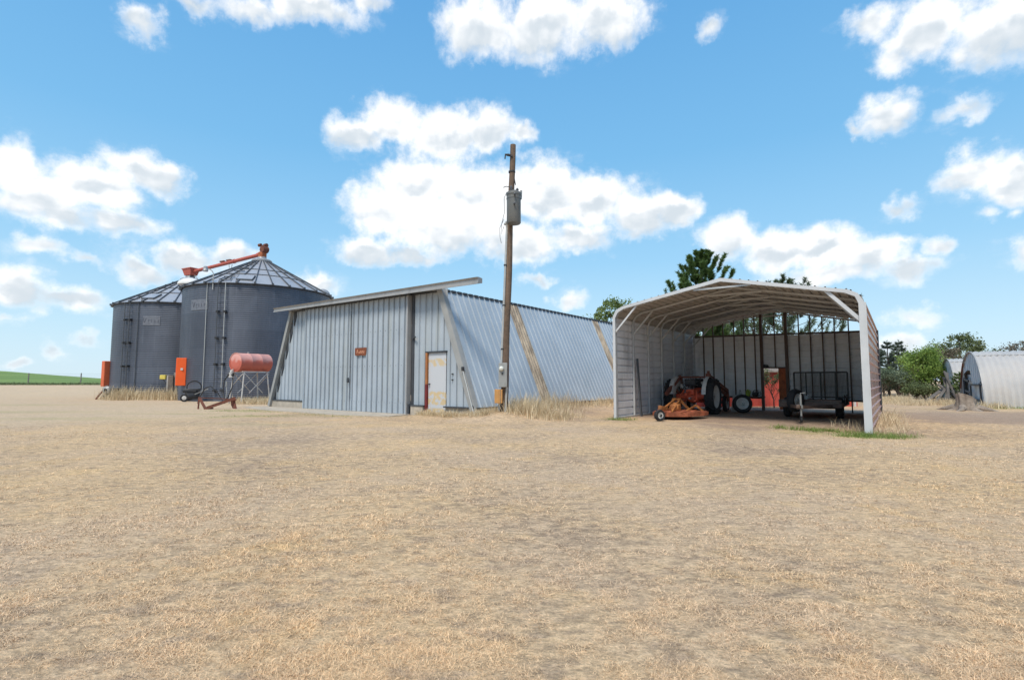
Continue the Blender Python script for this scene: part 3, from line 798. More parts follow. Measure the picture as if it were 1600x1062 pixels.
    st_((dphi + .12, zc_ + .18), (dphi + .10, zc_ - .15)); st_((dphi + .10, zc_ - .15), (dphi + .07, zc_ + .18))
    for k in range(4): st_((dphi + .04 - .045 * k, zc_ - .13), (dphi + .04 - .045 * k, zc_ + .06), .035)
    st_((dphi + .05, zc_ - .2), (dphi - .13, zc_ - .2), .03); st_((dphi + .04, zc_ + .02), (dphi - .13, zc_ + .05), .03)
    le.build('lettering', BINDECAL2, pd)
    # fan cabinet
    cen = pt(box_phi, R + .16, (box_z[0] + box_z[1]) / 2); hz = box_z[1] - box_z[0]
    cb = MB(); M = Matrix.Rotation(box_face, 3, 'Z')
    cb.box(cen, (box_w, .34, hz), M=M, bev=.03)
    co = cb.build('control_cabinet', box_mat, root)
    if rich:
        lb = MB(); lb.box(cen + M @ Vector((.0, -.178, .16)), (.22, .012, .13)); lb.build('label_plate', WHITEPAINT, co)
    sd = MB(); sd.box(cen + M @ Vector((box_w / 2 + .035, .03, -.02)), (.06, .3, hz * .97)); sd.build('cabinet_shade_side', BLACK, co)  # black slab stands for the cabinet's shaded right face
    # conduit up the wall
    cphi = ladder_phi + (.22 if rich else -.17)
    cd = MB(); cd.tube([pt(cphi, R + .06, .5), pt(cphi, R + .06, eave - .1)], .022, 6); cd.build('conduit', CONDUIT if rich else BINRIB, root)
    return root, pt, pk

b2, pt2, pk2 = make_bin((-17.17, 35.07), 7.04, 4.52, 'nearer dark grey corrugated grain bin beside the blue shed', 0, math.radians(26.4), math.radians(62), .54, (.90, 2.56), ORANGEBOX, math.radians(26), True)
b1, pt1, pk1 = make_bin((-24.50, 38.98), 6.50, 4.52, 'farther dark grey corrugated grain bin standing left of the other', 0, math.radians(48), math.radians(81), .50, (.80, 2.55), ORANGEFADE, math.radians(66), False)
# hooded vents on the nearer roof, yard lamp on its gooseneck
for phi, mt, rr in ((math.radians(93), VENTWHITE, .72), (math.radians(-100), VENTGREY, .50)):
    p = pt2(phi, 4.15, 7.04); v = MB()
    v.lathe([(.30, .0), (.30, .38), (rr, .36), (rr * 1.02, .42), (rr * .92, .58), (rr * .62, .74), (rr * .25, .82), (0, .84)], p, n=20)
    v.build('roof_vent', mt, b2, smooth=50)
lp = MB(); q = lambda r, z, ph=.50: pt2(math.radians(34), r, z)
pts = [q(4.60, 6.9), q(4.62, 8.05), q(4.52, 8.45), q(4.30, 8.62), q(4.05, 8.62)]
l2 = l = None
lx = Vector((-.9, -.4, 0)).normalized()
base = q(4.60, 6.6); top = base + Vector((0, 0, .95))
pts = [base, top, top + lx * .08 + Vector((0, 0, .17)), top + lx * .2 + Vector((0, 0, .25)), top + lx * .36 + Vector((0, 0, .26))]
lp.tube(pts, .030, 8); lo = lp.build('lamp_pole', CONDUIT, b2)
lm = MB(); lm.lathe([(.06, .16), (.11, .12), (.12, 0), (.15, -.10), (.13, -.16), (0, -.17)], pts[-1] + lx * .06, n=12); lm.build('yard_lamp', VENTGREY, lo)

# auger running from the farther peak up to the nearer one
C1, C2 = Vector((-24.50, 38.98, 0)), Vector((-17.17, 35.07, 0))
e0 = Vector((C1.x, C1.y, 9.42)); e1 = Vector((C2.x, C2.y, 9.86))
au = thing('grain_auger', 'red grain auger tube spanning the peaks of both grain bins', 'auger', (C1.x, C1.y, 9.0))
off = Vector((C1.x, C1.y, 9.0)); d = (e1 - e0).normalized(); e0 -= off; e1 -= off
tb = MB(); tb.tube([e0 + d * .2, e1 - d * .15], .128, 14)
tb.tube([e0 + d * 5.2, e0 + d * 5.35], .155, 14); tb.tube([e1 - d * .45, e1 - d * .2], .17, 14)
tb.build('tube', REDAUGER, au, smooth=40)
hp = MB(); M = Matrix.Rotation(math.atan2(d.y, d.x), 3, 'Z')
P_ = lambda x, y, z: e0 + M @ Vector((x, y, z))
hp.add([P_(-.5, -.36, .24), P_(.62, -.36, .24), P_(.62, .36, .24), P_(-.5, .36, .24), P_(-.32, -.26, -.26), P_(.45, -.26, -.26), P_(.45, .26, -.26), P_(-.32, .26, -.26)],
       [(0, 4, 5, 1), (1, 5, 6, 2), (2, 6, 7, 3), (3, 7, 4, 0), (4, 7, 6, 5)])
hp.bar(P_(-.52, -.36, .24), P_(.64, -.36, .24), .06, .06); hp.bar(P_(-.52, .36, .24), P_(.64, .36, .24), .06, .06); hp.bar(P_(-.5, -.36, .24), P_(-.5, .36, .24), .06, .06); hp.bar(P_(.62, -.36, .24), P_(.62, .36, .24), .06, .06)
hp.build('hopper', REDAUGER, au)
for s in (-.22, .25):
    for y in (-.18, .18): sp_ = MB(); sp_.bar(P_(s, y, -.24), P_(s, y, -.75), .06, .06); sp_.build('support_leg', CONDUIT, au)
sp_ = MB(); sp_.bar(P_(.55, 0, -.28), P_(1.45, .1, -1.05), .04, .04); sp_.build('brace', CONDUIT, au)
mo = MB(); Q = lambda x, y, z: e1 + M @ Vector((x, y, z))
mo.box(Q(.02, 0, -.16), (.42, .42, .62), M=M, bev=.05); mo.build('discharge_head', RUSTORANGE, au)
mo = MB(); mo.tube([Q(-.24, -.10, .62), Q(-.02, -.10, .62)], .11, 12); mo.tube([Q(.10, .08, .60), Q(.34, .08, .60)], .13, 12); mo.bar(Q(.0, 0, .12), Q(.06, 0, .62), .16, .16); mo.tube([Q(.20, -.20, .30), Q(.20, .22, .30)], .23, 14)
mo.build('motor', RUST, au, smooth=40)
sk = MB(); sk.box(Q(-.02, 0, -.62), (.34, .34, .42), M=M); sk.build('spout', RUST, au)
for fr_, dz in ((.47, .20), (.56, .17)):
    k_ = MB(); p = e0.lerp(e1, fr_); k_.box(p + Vector((0, 0, dz)), (.45, .16, .10), M=M); k_.bar(p + Vector((0, 0, .1)), p + Vector((0, 0, dz)), .05, .05); k_.build('bracket', RUST, au)
hk = MB(); p = e0.lerp(e1, .585); hk.tube([p + Vector((-.12, 0, -.14)), p + Vector((-.08, 0, -.42)), p + Vector((.05, 0, -.5)), p + Vector((.12, 0, -.16))], .025, 6); hk.build('cable_loop', CONDUIT, au)

# motor and blower by the nearer bin's foot
fx_, fy_ = at(299, 29.9)
bf = thing('blower_motor', 'black blower motor with a pale hub beside the nearer bin', 'blower', (fx_, fy_, 0))
Mv = Matrix.Rotation(math.radians(30), 3, 'Z')
g_ = lambda x, y, z: Mv @ Vector((x, y, z))
m_ = MB(); m_.tube([g_(-.22, -.1, .28), g_(.38, .10, .34)], .24, 14); m_.box(g_(-.05, .05, .62), (.70, .45, .22), M=Mv, bev=.05); m_.box(g_(.05, .05, .14), (.8, .5, .12), M=Mv); m_.box(g_(.32, .1, .58), (.3, .3, .34), M=Mv, bev=.03)
m_.build('housing', BLACK, bf, smooth=40)
m_ = MB(); m_.lathe([(.0, .03), (.05, .03), (.06, .02), (.10, .02), (.12, 0), (.12, -.05)], g_(-.30, -.28, .22), g_(-.25, -1, 0), 16); m_.build('hub', WHITEPAINT, bf)
m_ = MB(); m_.lathe([(.12, .02), (.21, .02), (.22, -.08), (.12, -.08)], g_(-.30, -.26, .22), g_(-.25, -1, 0), 16); m_.build('tyre', TYRE, bf)
m_ = MB(); m_.tube([g_(-.05 + .36 * math.cos(t) + .2, .1, .82 + .36 * math.sin(t)) for t in np.linspace(-.4, 4.1, 20)], .035, 6); m_.build('hose', BLACK, bf)
m_ = MB(); m_.bar(g_(.2, -.2, .42), g_(.85, .0, .72), .08, .05); m_.build('lever', GREYMETAL, bf)

fx_, fy_ = at(176, 33.4)
bf = thing('blower', 'small dusty blower under the faded orange cabinet of the farther bin', 'blower', (fx_, fy_, 0))
m_ = MB(); m_.tube([(-.30, 0, .48), (.32, 0, .50)], .24, 12); m_.box((0, 0, .14), (.9, .5, .24)); m_.build('housing', BLACK, bf, smooth=40)
m_ = MB(); m_.lathe([(.10, .1), (.24, .02), (.24, -.12), (.2, -.16)], (-.15, -.26, .62), (0, -1, 0), 12); m_.build('intake_cone', GREYMETAL, bf)
m_ = MB(); m_.bar((-.2, -.1, .95), (-.85, -.2, .02), .07, .07); m_.build('brace', RUST, bf)

fx_, fy_ = at(271, 33.4)
mp = thing('meter_post', 'weathered post with a grey box and small yellow box among bin weeds', 'meter post', (fx_, fy_, 0))
m_ = MB(); m_.box((.12, .05, .85), (.18, .16, 1.72)); m_.build('post', ASHPOST, mp)
m_ = MB(); m_.box((-.10, -.12, 1.05), (.30, .20, .98), rz=.5, bev=.02); bx = m_.build('meter_cabinet', WEATHERWOOD, mp)
m_ = MB(); m_.box((-.20, -.22, 1.05), (.14, .10, 1.0), rz=.5); m_.build('cabinet_door', WHITEPAINT, bx)
m_ = MB(); m_.box((-.66, .0, 1.42), (.38, .20, .28), bev=.03); m_.build('switch_box', YELLOW, mp)
m_ = MB(); m_.tube([(-.2, -.15, .55), (-.5, -.2, .45), (-.62, -.2, .30), (-.66, -.2, .0)], .03, 6); m_.tube([(-.66, 0, 1.3), (-.4, -.05, .9), (-.2, -.1, .75)], .02, 6); m_.build('cable', BLACK, mp)
# ------------------------------------------------------------------ red fuel tank on its stand
tk = thing('fuel_tank', 'faded red fuel tank lying on a tall white pipe stand', 'fuel tank', (-14.0, 27.85, 0), -math.radians(26.5))
m_ = MB(); r = .485; y0, y1 = -.90, .97
m_.lathe([(0, y0 - .04), (r * .5, y0 - .035), (r * .93, y0 - .01), (r, y0 + .02), (r, y0 + .62), (r + .006, y0 + .63), (r, y0 + .64), (r, y1 - .64), (r + .006, y1 - .63), (r, y1 - .62), (r, y1 - .02), (r * .93, y1 + .02), (0, y1 + .04)], (0, 0, 2.16), (0, 1, 0), 32)
m_.lathe([(r * .97, y0 - .03), (r + .012, y0 - .03), (r + .012, y0 + .03), (r * .97, y0 + .03)], (0, 0, 2.16), (0, 1, 0), 32, closed=True)
m_.build('tank', TANK, tk, smooth=35)
m_ = MB(); m_.tube([(0, -.2, 2.62), (0, -.2, 2.72)], .05, 10); m_.build('filler_cap', GREYMETAL, tk)
fr_ = MB()
for s in (-1, 1): fr_.bar((s * .40, -.80, 1.665), (s * .40, .80, 1.665), .06, .06)
for y in (-.70, .70): fr_.bar((-.42, y, 1.665), (.42, y, 1.665), .06, .06)
for s in (-1, 1):
    fr_.bar((s * .41, -.69, 1.60), (s * .46, .40, .55), .03, .03); fr_.bar((s * .41, .69, 1.60), (s * .46, -.40, .55), .03, .03)
for y in (-.78, .78): fr_.bar((-.44, y, .9), (.42, y, 1.55), .03, .03)
fr_.build('stand_frame', WHITEPAINT, tk)
for sx in (-1, 1):
    for sy in (-1, 1):
        l_ = MB(); l_.tube([(sx * .40, sy * .69, 1.67), (sx * .48, sy * .86, -.02)], .034, 8); l_.build('leg', WHITEPAINT, tk)
m_ = MB(); m_.tube([(-.12, -1.05, 1.62), (-.12, -1.05, 1.36)], .11, 12); m_.box((-.12, -1.02, 1.68), (.14, .14, .14), bev=.02); m_.tube([(-.12, -.95, 1.80), (-.12, -1.04, 1.72)], .03, 8); m_.build('filter', WHITEPAINT, tk, smooth=40)
m_ = MB(); m_.tube([(-.25, -1.12, 1.52), (-.02, -1.0, 1.50)], .10, 10); m_.build('pump', BLACK, tk)
m_ = MB(); m_.tube([(-.25, -1.1, 1.5), (-.52, -1.15, 1.2), (-.50, -1.2, .6), (-.25, -1.25, .14), (-.20, -1.3, .04)], .032, 6)
m_.tube([(-.05, -1.0, 1.4), (.03, -1.05, .9), (-.15, -1.15, .35), (-.28, -1.3, .10), (-.55, -1.5, .65), (-.85, -1.65, .92), (-1.15, -1.75, .80), (-1.5, -1.8, .3), (-1.6, -1.8, .03)], .030, 6)
m_.build('hose', BLACK, tk)
m_ = MB(); m_.tube([(-.22, -1.22, .9), (-.12, -1.25, .62), (-.15, -1.28, .28)], .02, 6); m_.tube([(-.22, -1.22, 1.15), (-.22, -1.22, .9)], .04, 8); m_.build('nozzle', GREYMETAL, tk)

# rusty three-point implement lying in front of the bins
ix, iy = at(340, 22.3)
im = thing('rusty_blade_frame', 'rusty towed frame with a curved blade lying in front of the red tank', 'farm implement', (ix, iy, 0))
K = 22.3 / 812.5
q_ = lambda px, py, dy=0: ((px - 340) * K, dy, 1.2 - (py - 594.5) * K)
m_ = MB()
m_.bar(q_(312.3, 620.5), q_(311.8, 638.8), .05, .05)
m_.bar(q_(312.5, 620.5), q_(327.5, 638, -.2), .075, .075)
m_.bar(q_(327, 638, -.2), q_(367, 622.5, .1), .085, .085); m_.bar(q_(327, 635.5, -.1), q_(365, 620.5, .2), .06, .06)
m_.bar(q_(313, 621), q_(362, 624.2, .5), .03, .03)
m_.bar(q_(326, 637.5, -.2), q_(332, 638.4, .1), .12, .10)
m_.build('frame', RUST, im)
m_ = MB()
A_ = [q_(357, 627, .25), q_(364, 622.5, .1), q_(366, 630, .1), q_(371.5, 639.2, -.05), q_(362, 637.5, .15), q_(356.5, 632.5, .3)]
m_.prism(A_, (.02, .06, .0)); m_.build('blade', RUST, im)
m_ = MB(); m_.bar(q_(365, 620.2, .1), q_(367.5, 626, .1), .05, .05); m_.build('pivot', RUST, im)

# ------------------------------------------------------------------ utility pole
PX, PY, PZ = -.27, 16.5, .10
up = thing('utility_pole', 'weathered wooden utility pole carrying a grey transformer, no wires', 'utility pole', (PX, PY, 0))
tilt = .285 / 8.5
def pp_(dx, dy, z): return (dx + tilt * z, dy, z)
m_ = MB(); zs = np.linspace(-.2, 8.92, 18)
m_.tube([pp_(.012 * math.sin(z * 1.7), 0, z) for z in zs], [lerp(.128, .092, max(z, 0) / 8.92) for z in zs], 14); m_.build('pole', WOODPOLE, up, smooth=50)
m_ = MB(); m_.tube([pp_(-.125, -.07, 1.7), pp_(-.112, -.07, 4.0), pp_(-.10, -.06, 6.15)], .036, 8)
for z in (2.2, 3.6, 4.9): m_.box(pp_(-.11, -.06, z), (.10, .10, .04), mi=1)
m_.tube([pp_(.07, -.12, 1.0), pp_(.045, -.13, .05)], .038, 8); m_.tube([pp_(-.15, -.10, .55), pp_(-.14, -.12, .05)], .034, 8)
m_.tube([pp_(-.10, -.06, 6.15), pp_(-.14, -.06, 6.32), pp_(-.17, -.1, 6.22)], .04, 8)
m_.build('conduit', [CONDUIT, BLACK], up, smooth=40)
m_ = MB(); m_.lathe([(0, 0), (.20, .0), (.225, .03), (.225, .80), (.235, .80), (.235, .86), (.225, .87), (.235, .93), (.245, .93), (.245, 1.0), (.15, 1.06), (0, 1.08)], pp_(-.02 - .22 + .0, -.30, 6.18), n=24)
tr = m_.build('transformer', TRANSF, up, smooth=40)
tr.location = (.36, 0, 0)
for (dx, dy) in ((-.12, -.42), (.08, -.22)):
    m_ = MB(); m_.lathe([(.03, 0), (.055, .03), (.035, .06), (.055, .09), (.035, .12), (.05, .15), (.02, .2), (0, .21)], pp_(-.10 + dx, -.0 + dy, 7.18), n=10); m_.build('bushing', BINRIB, up).location = (.22, 0, 0)
for z in (7.05, 6.75):
    m_ = MB(); m_.lathe([(.02, 0), (.035, .03), (.035, .10), (.0, .12)], pp_(-.10, -.53, z), (0, -1, 0), 8); m_.build('side_bushing', BINRIB, up).location = (.22, 0, 0)
for x in (-.27, .05):
    m_ = MB(); m_.box(pp_(x, -.36, 7.0), (.08, .06, .10), bev=.01); m_.build('lifting_lug', BINRIB, up).location = (.22, 0, 0)
m_ = MB(); m_.tube([pp_(.32, -.22, 7.02), pp_(.32, -.22, 7.30)], .035, 8); m_.bar(pp_(.20, -.2, 6.96), pp_(.33, -.22, 7.02), .03, .03); m_.build('arrester', GREYMETAL, up)
m_ = MB(); m_.bar(pp_(0, -.1, 8.50), pp_(-.22, -.12, 8.54), .05, .05); m_.tube([pp_(-.08, -.11, 8.52), pp_(-.17, -.12, 8.535)], .045, 8); m_.bar(pp_(-.23, -.12, 8.56), pp_(-.24, -.12, 8.40), .04, .04); m_.build('insulator_bracket', BLACK, up)
m_ = MB(); m_.lathe([(.10, 0), (.112, 0), (.112, .05), (.10, .05)], pp_(0, 0, 7.98), n=14, closed=True); m_.build('band', BLACK, up)
m_ = MB(); m_.bar(pp_(.09, -.06, 7.75), pp_(.13, -.06, 7.55), .03, .03); m_.build('clamp', BLACK, up)
m_ = MB(); m_.tube([pp_(-.14, -.1, 7.3), pp_(-.22, -.12, 7.1), pp_(-.20, -.1, 6.6), pp_(-.28, -.12, 6.2), pp_(-.27, -.12, 5.9), pp_(-.20, -.1, 6.15)], .008, 5); m_.tube([pp_(-.05, -.15, 7.45), pp_(-.18, -.14, 7.47), pp_(-.26, -.14, 7.43)], .014, 5); m_.tube([pp_(-.2, -.1, 6.4), pp_(-.33, -.12, 6.1), pp_(-.31, -.12, 5.8), pp_(-.26, -.12, 5.6)], .007, 5)
m_.build('loose_wire', BLACK, up)
m_ = MB(); m_.box(pp_(-.06, -.20, 1.375), (.27, .15, .76), bev=.012); mb_ = m_.build('meter_box', GREYMETAL, up)
m_ = MB(); m_.lathe([(.075, 0), (.078, .05), (.06, .09), (.03, .105), (0, .108)], pp_(-.115, -.275, 1.575), (0, -1, 0), 18); m_.build('meter', GLASSWHITE, mb_, smooth=50)
m_ = MB(); m_.box(pp_(-.08, -.285, 1.42), (.04, .02, .05)); m_.build('latch', BLACK, mb_)
m_ = MB(); m_.box(pp_(-.175, -.20, .715), (.245, .20, .43), bev=.008); jb = m_.build('junction_box', BOXWOOD, up)
m_ = MB(); m_.box(pp_(-.115, -.306, .715), (.012, .008, .42)); m_.build('lid_seam', WEATHERWOOD, jb)

# ------------------------------------------------------------------ steel carport
cp = thing('carport', 'open metal carport with grey panel walls sheltering a tractor and trailer', 'carport', (OC[0], OC[1], 0), -YAW)
W = 6.66
def T(b, a, z): return Vector((b, a, z - .015 * b))
PROF = [(0, 3.20), (.12, 3.42), (.33, 3.53), (3.33, 4.13), (6.33, 3.53), (6.54, 3.42), (W, 3.20)]
# skins: outer face, and 4 mm inside it the inner face
pan = dict(period=.229, depth=.040, wtop=.030, wbase=.060)
def skin(name, p0, p1, a0, a1, mo, mi_, parent=cp, split=None):
    P0, P1 = T(p0[0], 0, p0[1]), T(p1[0], 0, p1[1]); U = P1 - P0; Lu = U.length; U.normalize(); N = Vector((-U.z, 0, U.x))
    m = MB(); pr = ribs(0, Lu, phase=.06, **pan)
    m.sheet(P0, U, (0, 1, 0), N, pr, lambda u: a0, lambda u: a1, 0)
    m.sheet(P0 - N * .004, U, (0, 1, 0), N, pr, lambda u: a0, lambda u: a1, 1)
    return m
A0, A1 = -.06, 8.12
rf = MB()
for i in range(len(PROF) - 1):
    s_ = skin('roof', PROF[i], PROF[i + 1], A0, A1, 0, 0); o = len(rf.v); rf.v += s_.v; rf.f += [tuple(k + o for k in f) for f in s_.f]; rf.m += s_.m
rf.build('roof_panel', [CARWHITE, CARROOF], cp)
s_ = skin('w', (0, .03), (0, 3.20), A0, A1, 0, 0); s_.build('left_wall', [CARRED, CARIN], cp)
s_ = skin('w', (W, 3.20), (W, .03), A0, A1, 0, 0); s_.build('right_wall', [CARRED, CARIN], cp)
bw = MB()
def back(b0, b1, z0, z1):
    for k, (dy, mi_) in enumerate(((8.03, 0), (8.024, 1))):
        m0 = T((b0 + b1) / 2, dy, z0)
        bw.sheet((0, dy, z0 - .015 * (b0 + b1) / 2), (0, 0, 1), (1, 0, 0), (0, 1, 0), ribs(0, z1 - z0, phase=.06, **pan), lambda u: b0, lambda u: b1, mi_)
back(.05, 2.82, .53, 3.09); back(2.82, 3.63, 1.76, 3.09); back(3.63, 6.62, .53, 3.09)
bw.build('back_wall', [CARRED, CARBACK], cp)
# tube bows
for i, a in enumerate((.03, 1.40, 2.72, 4.03, 5.34, 6.66, 7.96)):
    m = MB(); I = .045
    pts = [T(I, a, -.12 if i else -.02), T(I, a, 3.17), T(.155, a, 3.37), T(.345, a, 3.475), T(3.33, a, 4.07), T(W - .345, a, 3.475), T(W - .155, a, 3.37), T(W - I, a, 3.17), T(W - I, a, -.12)]
    for p, q in zip(pts, pts[1:]): m.bar(p, q, .06, .06, up=(0, 1, 0))
    m.build('frame_bow', CARFRAME, cp)
    m = MB(); m.bar(T(2.55, a - .05, 3.87), T(4.12, a - .05, 3.885), .05, .05, up=(0, 1, 0)); m.build('ridge_tie', CARFRAME, cp)
    for s in (0, 1):
        f_ = (lambda b: b) if s == 0 else (lambda b: W - b)
        if i in (0, 1, 2, 3, 4, 5, 6) and not (s == 1 and i > 1):
            m = MB(); m.bar(T(f_(.06), a - .05, 2.74), T(f_(.80), a - .05, 3.56), .05 if s == 0 else .085, .05, up=(0, 1, 0)); m.build('knee_brace', CARFRAME if i else CARWHITE, cp)
# white trim round the open front
m = MB(); path = [(0, 0.0)] + PROF + [(W, -.02)]
pts = [T(b, 0, z) for b, z in path]
wd = .085
inn = []
for i, (b, z) in enumerate(path):
    cx, cz = 3.33, 1.8
    if i in (0, len(path) - 1): inn.append(T(b + (wd if i == 0 else -wd * 1.5), 0, z))
    elif b < 1: inn.append(T(b + wd * (1 if i == 1 else .75), 0, z - wd * (0.25 if i == 1 else .75)))
    elif b > 5.6: inn.append(T(b - wd * (1.4 if i == len(path) - 2 else .75), 0, z - wd * (0.25 if i == len(path) - 2 else .75)))
    else: inn.append(T(b, 0, z - wd * 1.05))
for i in range(len(pts) - 1):
    q = [pts[i], pts[i + 1], inn[i + 1], inn[i]]
    m.prism([Vector((p.x, -.10, p.z + (.012 if k < 2 else 0))) for k, p in enumerate(q)], (0, .035, 0))
m.build('front_trim', CARWHITE, cp)
m = MB(); m.bar(T(W + .012, -.07, -.02), T(W + .012, -.07, 3.2), .05, .03, up=(0, 1, 0)); m.build('corner_trim', CARWHITE, cp)
m = MB(); m.bar(T(W + .03, 8.1, -.05), T(W + .03, 8.1, 3.15), .06, .05, up=(0, 1, 0), mi=0); m.build('corner_trim', DARKGAP, cp)
m = MB(); m.bar(T(.05, -.0, .03), T(.05, 8.0, .03), .06, .05); m.build('base_rail', CARFRAME, cp)
m = MB(); m.bar(T(W - .05, 0, -.03), T(W - .05, 8.0, .03), .06, .05); m.build('base_rail', CARFRAME, cp)
# studs and rails of the back wall
def roofz(b): return (4.07 - abs(b - 3.33) * .2)
for b, z0 in ((.466, .52), (.868, .52), (1.29, .52), (1.733, .52), (2.125, .52), (2.534, .52), (3.28, 1.76), (4.15, .52), (4.545, .52), (4.955, .52), (5.355, .52), (5.81, -.05)):
    m = MB(); m.bar(T(b, 7.93, z0), T(b, 7.93, roofz(b)), .042, .05, up=(0, 1, 0)); m.build('stud', BROWNPOST, cp)
for b in (2.79, 3.70):
    m = MB(); m.bar(T(b, 7.88, -.02), T(b, 7.88, roofz(b) - .02), .105, .105, up=(0, 1, 0)); m.box(T(b, 7.88, .01), (.28, .22, .02)); m.build('door_post', BROWNPOST, cp)
m = MB(); m.bar(T(.05, 7.97, 3.12), T(W - .05, 7.97, 3.12), .05, .07); m.bar(T(.05, 7.965, .53), T(2.76, 7.965, .53), .05, .06); m.bar(T(3.75, 7.965, .53), T(W - .05, 7.965, .53), .05, .06); m.bar(T(2.8, 7.965, 1.77), T(3.66, 7.965, 1.77), .06, .06)
m.bar(T(W - .17, 7.96, .53), T(W - .17, 7.96, 3.1), .10, .05, up=(0, 1, 0))
m.build('girt', BROWNPOST, cp)
m = MB(); m.box(T(3.46, 8.22, .92), (.26, .05, 1.66)); m.build('rusty_door', RUSTORANGE, cp)
m = MB(); m.box(T(2.93, 7.86, 1.83), (.20, .14, .12), bev=.03); m.bar(T(2.86, 7.86, 1.78), T(2.86, 7.86, 1.9), .05, .08); m.build('bracket', BLACK, cp)
m = MB(); m.box(T(2.2, 7.86, .575), (1.35, .17, .035)); sh_ = m.build('ledge', BROWNPOST, cp)

fl = lambda b, a, z=0: (*cl(b, a), z)
# things on the ledge
jug = thing('jug', 'yellow green plastic jug on the ledge of the carport back wall', 'jug', fl(2.22, 7.85, .56), -YAW)
m = MB(); m.lathe([(.07, 0), (.085, .02), (.085, .17), (.06, .23), (.025, .26), (.025, .29), (0, .29)], (0, 0, 0), n=14); m.build('body', GREEN_JUG, jug, smooth=40)
m = MB(); m.tube([(.05, 0, .25), (.11, 0, .22), (.10, 0, .12), (.08, 0, .1)], .013, 6); m.build('handle', GREEN_JUG, jug)
bt = thing('bottle', 'pale clear bottle on the ledge beside the yellow green jug', 'bottle', fl(1.92, 7.85, .565), -YAW)
m = MB(); m.lathe([(.05, 0), (.055, .02), (.055, .13), (.02, .18), (.02, .21), (0, .21)], (0, 0, 0), n=12); m.build('body', CLEARPL, bt, smooth=40)
m = MB(); m.lathe([(.024, .20), (.024, .24), (0, .24)], (0, 0, 0), n=10); m.build('cap', BLACK, bt)
ch = thing('chainsaw', 'black power saw on the ledge right of the jug', 'power saw', fl(2.50, 7.84, .565), -YAW)
m = MB(); m.box((0, 0, .09), (.22, .13, .16), bev=.03); m.build('body', BLACK, ch)
m = MB(); m.tube([(-.10, 0, .15), (-.04, 0, .24), (.08, 0, .25), (.12, 0, .14)], .016, 6); m.tube([(.09, 0, .08), (.2, 0, .2), (.19, 0, .06), (.1, 0, .03)], .016, 6); m.build('handle', BLACK, ch)
m = MB(); m.bar((-.10, 0, .05), (-.34, 0, .03), .012, .07, up=(0, 1, 0)); m.build('guide_bar', GREYMETAL, ch)
bd = thing('board', 'pale narrow board leaning on the left carport wall behind the tractor', 'board', fl(.12, 6.25, 0), -YAW)
m = MB(); m.bar((.10, 0, .0), (-.02, 0, 1.85), .13, .025, up=(1, 0, 0)); m.build('plank', CARWHITE, bd)
bd = thing('steel_stud', 'loose grey steel stud leaning on the left carport wall near its front', 'steel stud', fl(.14, 1.55, 0), -YAW)
m = MB(); m.bar((.08, 0, .0), (-.03, 0, 1.95), .07, .05, up=(1, 0, 0)); m.build('channel', BINRIB, bd)
bd = thing('white_panel', 'small white panel standing between tractor and lone wheel', 'panel', fl(2.12, 5.95, 0), -YAW - .3)
m = MB(); m.bar((0, 0, .0), (.0, .18, .64), .26, .03, up=(0, 1, 0)); m.box((0, .1, .32), (.30, .03, .04)); m.build('board', WHITEPAINT, bd)

# ------------------------------------------------------------------ wheels
def wheel(parent, c, ax, Rr, w, rim_r, lugs=0, name='wheel', dish=.06, rim_mat=None, holes=True):
    ax = Vector(ax).normalized(); c = Vector(c)
    m = MB(); h = w / 2
    prof = [(rim_r, -h * .72), (rim_r + (Rr - rim_r) * .35, -h * .98), (Rr - (Rr - rim_r) * .22, -h), (Rr - .015, -h * .72), (Rr, -h * .4), (Rr, h * .4), (Rr - .015, h * .72), (Rr - (Rr - rim_r) * .22, h), (rim_r + (Rr - rim_r) * .35, h * .98), (rim_r, h * .72)]
    m.lathe(prof, c, ax, 36, closed=True)
    if lugs:
        x = ax.orthogonal().normalized(); y = ax.cross(x)
        for k in range(lugs):
            for s in (-1, 1):
                t = 2 * PI * (k + (.5 if s > 0 else 0)) / lugs
                d = x * math.cos(t) + y * math.sin(t); t2 = t + .26; d2 = x * math.cos(t2) + y * math.sin(t2)
                m.bar(c + d * (Rr + .012) + ax * (s * h * .02), c + d2 * (Rr - .012) + ax * (s * h * .98), .045, .05, up=d)
                m.bar(c + d2 * (Rr - .014) + ax * (s * h * .96), c + d2 * (Rr - (Rr - rim_r) * .3) + ax * (s * h * 1.0), .045, .03, up=d2.cross(ax))
    ty = m.build(name, TYRE, parent, smooth=35)
    m = MB()
    m.lathe([(rim_r + .012, h * .80), (rim_r - .01, h * .72), (rim_r - .04, h * .45), (rim_r * .72, h * .45 - dish * .4), (rim_r * .42, h * .45 - dish), (rim_r * .38, h * .45 - dish + .04), (rim_r * .16, h * .5 - dish + .06), (0, h * .5 - dish + .06)], c, ax, 28)
    m.lathe([(rim_r + .012, -h * .80), (rim_r - .02, -h * .6), (rim_r * .5, -h * .3), (0, -h * .3)], c, ax, 28)
    rm = m.build('rim', rim_mat or RIM, ty, smooth=30)
    x = ax.orthogonal().normalized(); y = ax.cross(x)
    m = MB()
    for k in range(6):
        t = 2 * PI * k / 6 + .3; d = x * math.cos(t) + y * math.sin(t)
        p = c + d * rim_r * .30 + ax * (h * .5 - dish + .05)
        m.tube([p, p + ax * .025], .014, 6)
    m.tube([c + ax * (h * .5 - dish + .05), c + ax * (h * .5 - dish + .09)], rim_r * .14, 10)
    for v in range(len(m.v)): pass
    o = len(rm.data.vertices)
    b_ = m.build('hub', BLACK if rim_r < .2 else GREYMETAL, ty)
    return ty

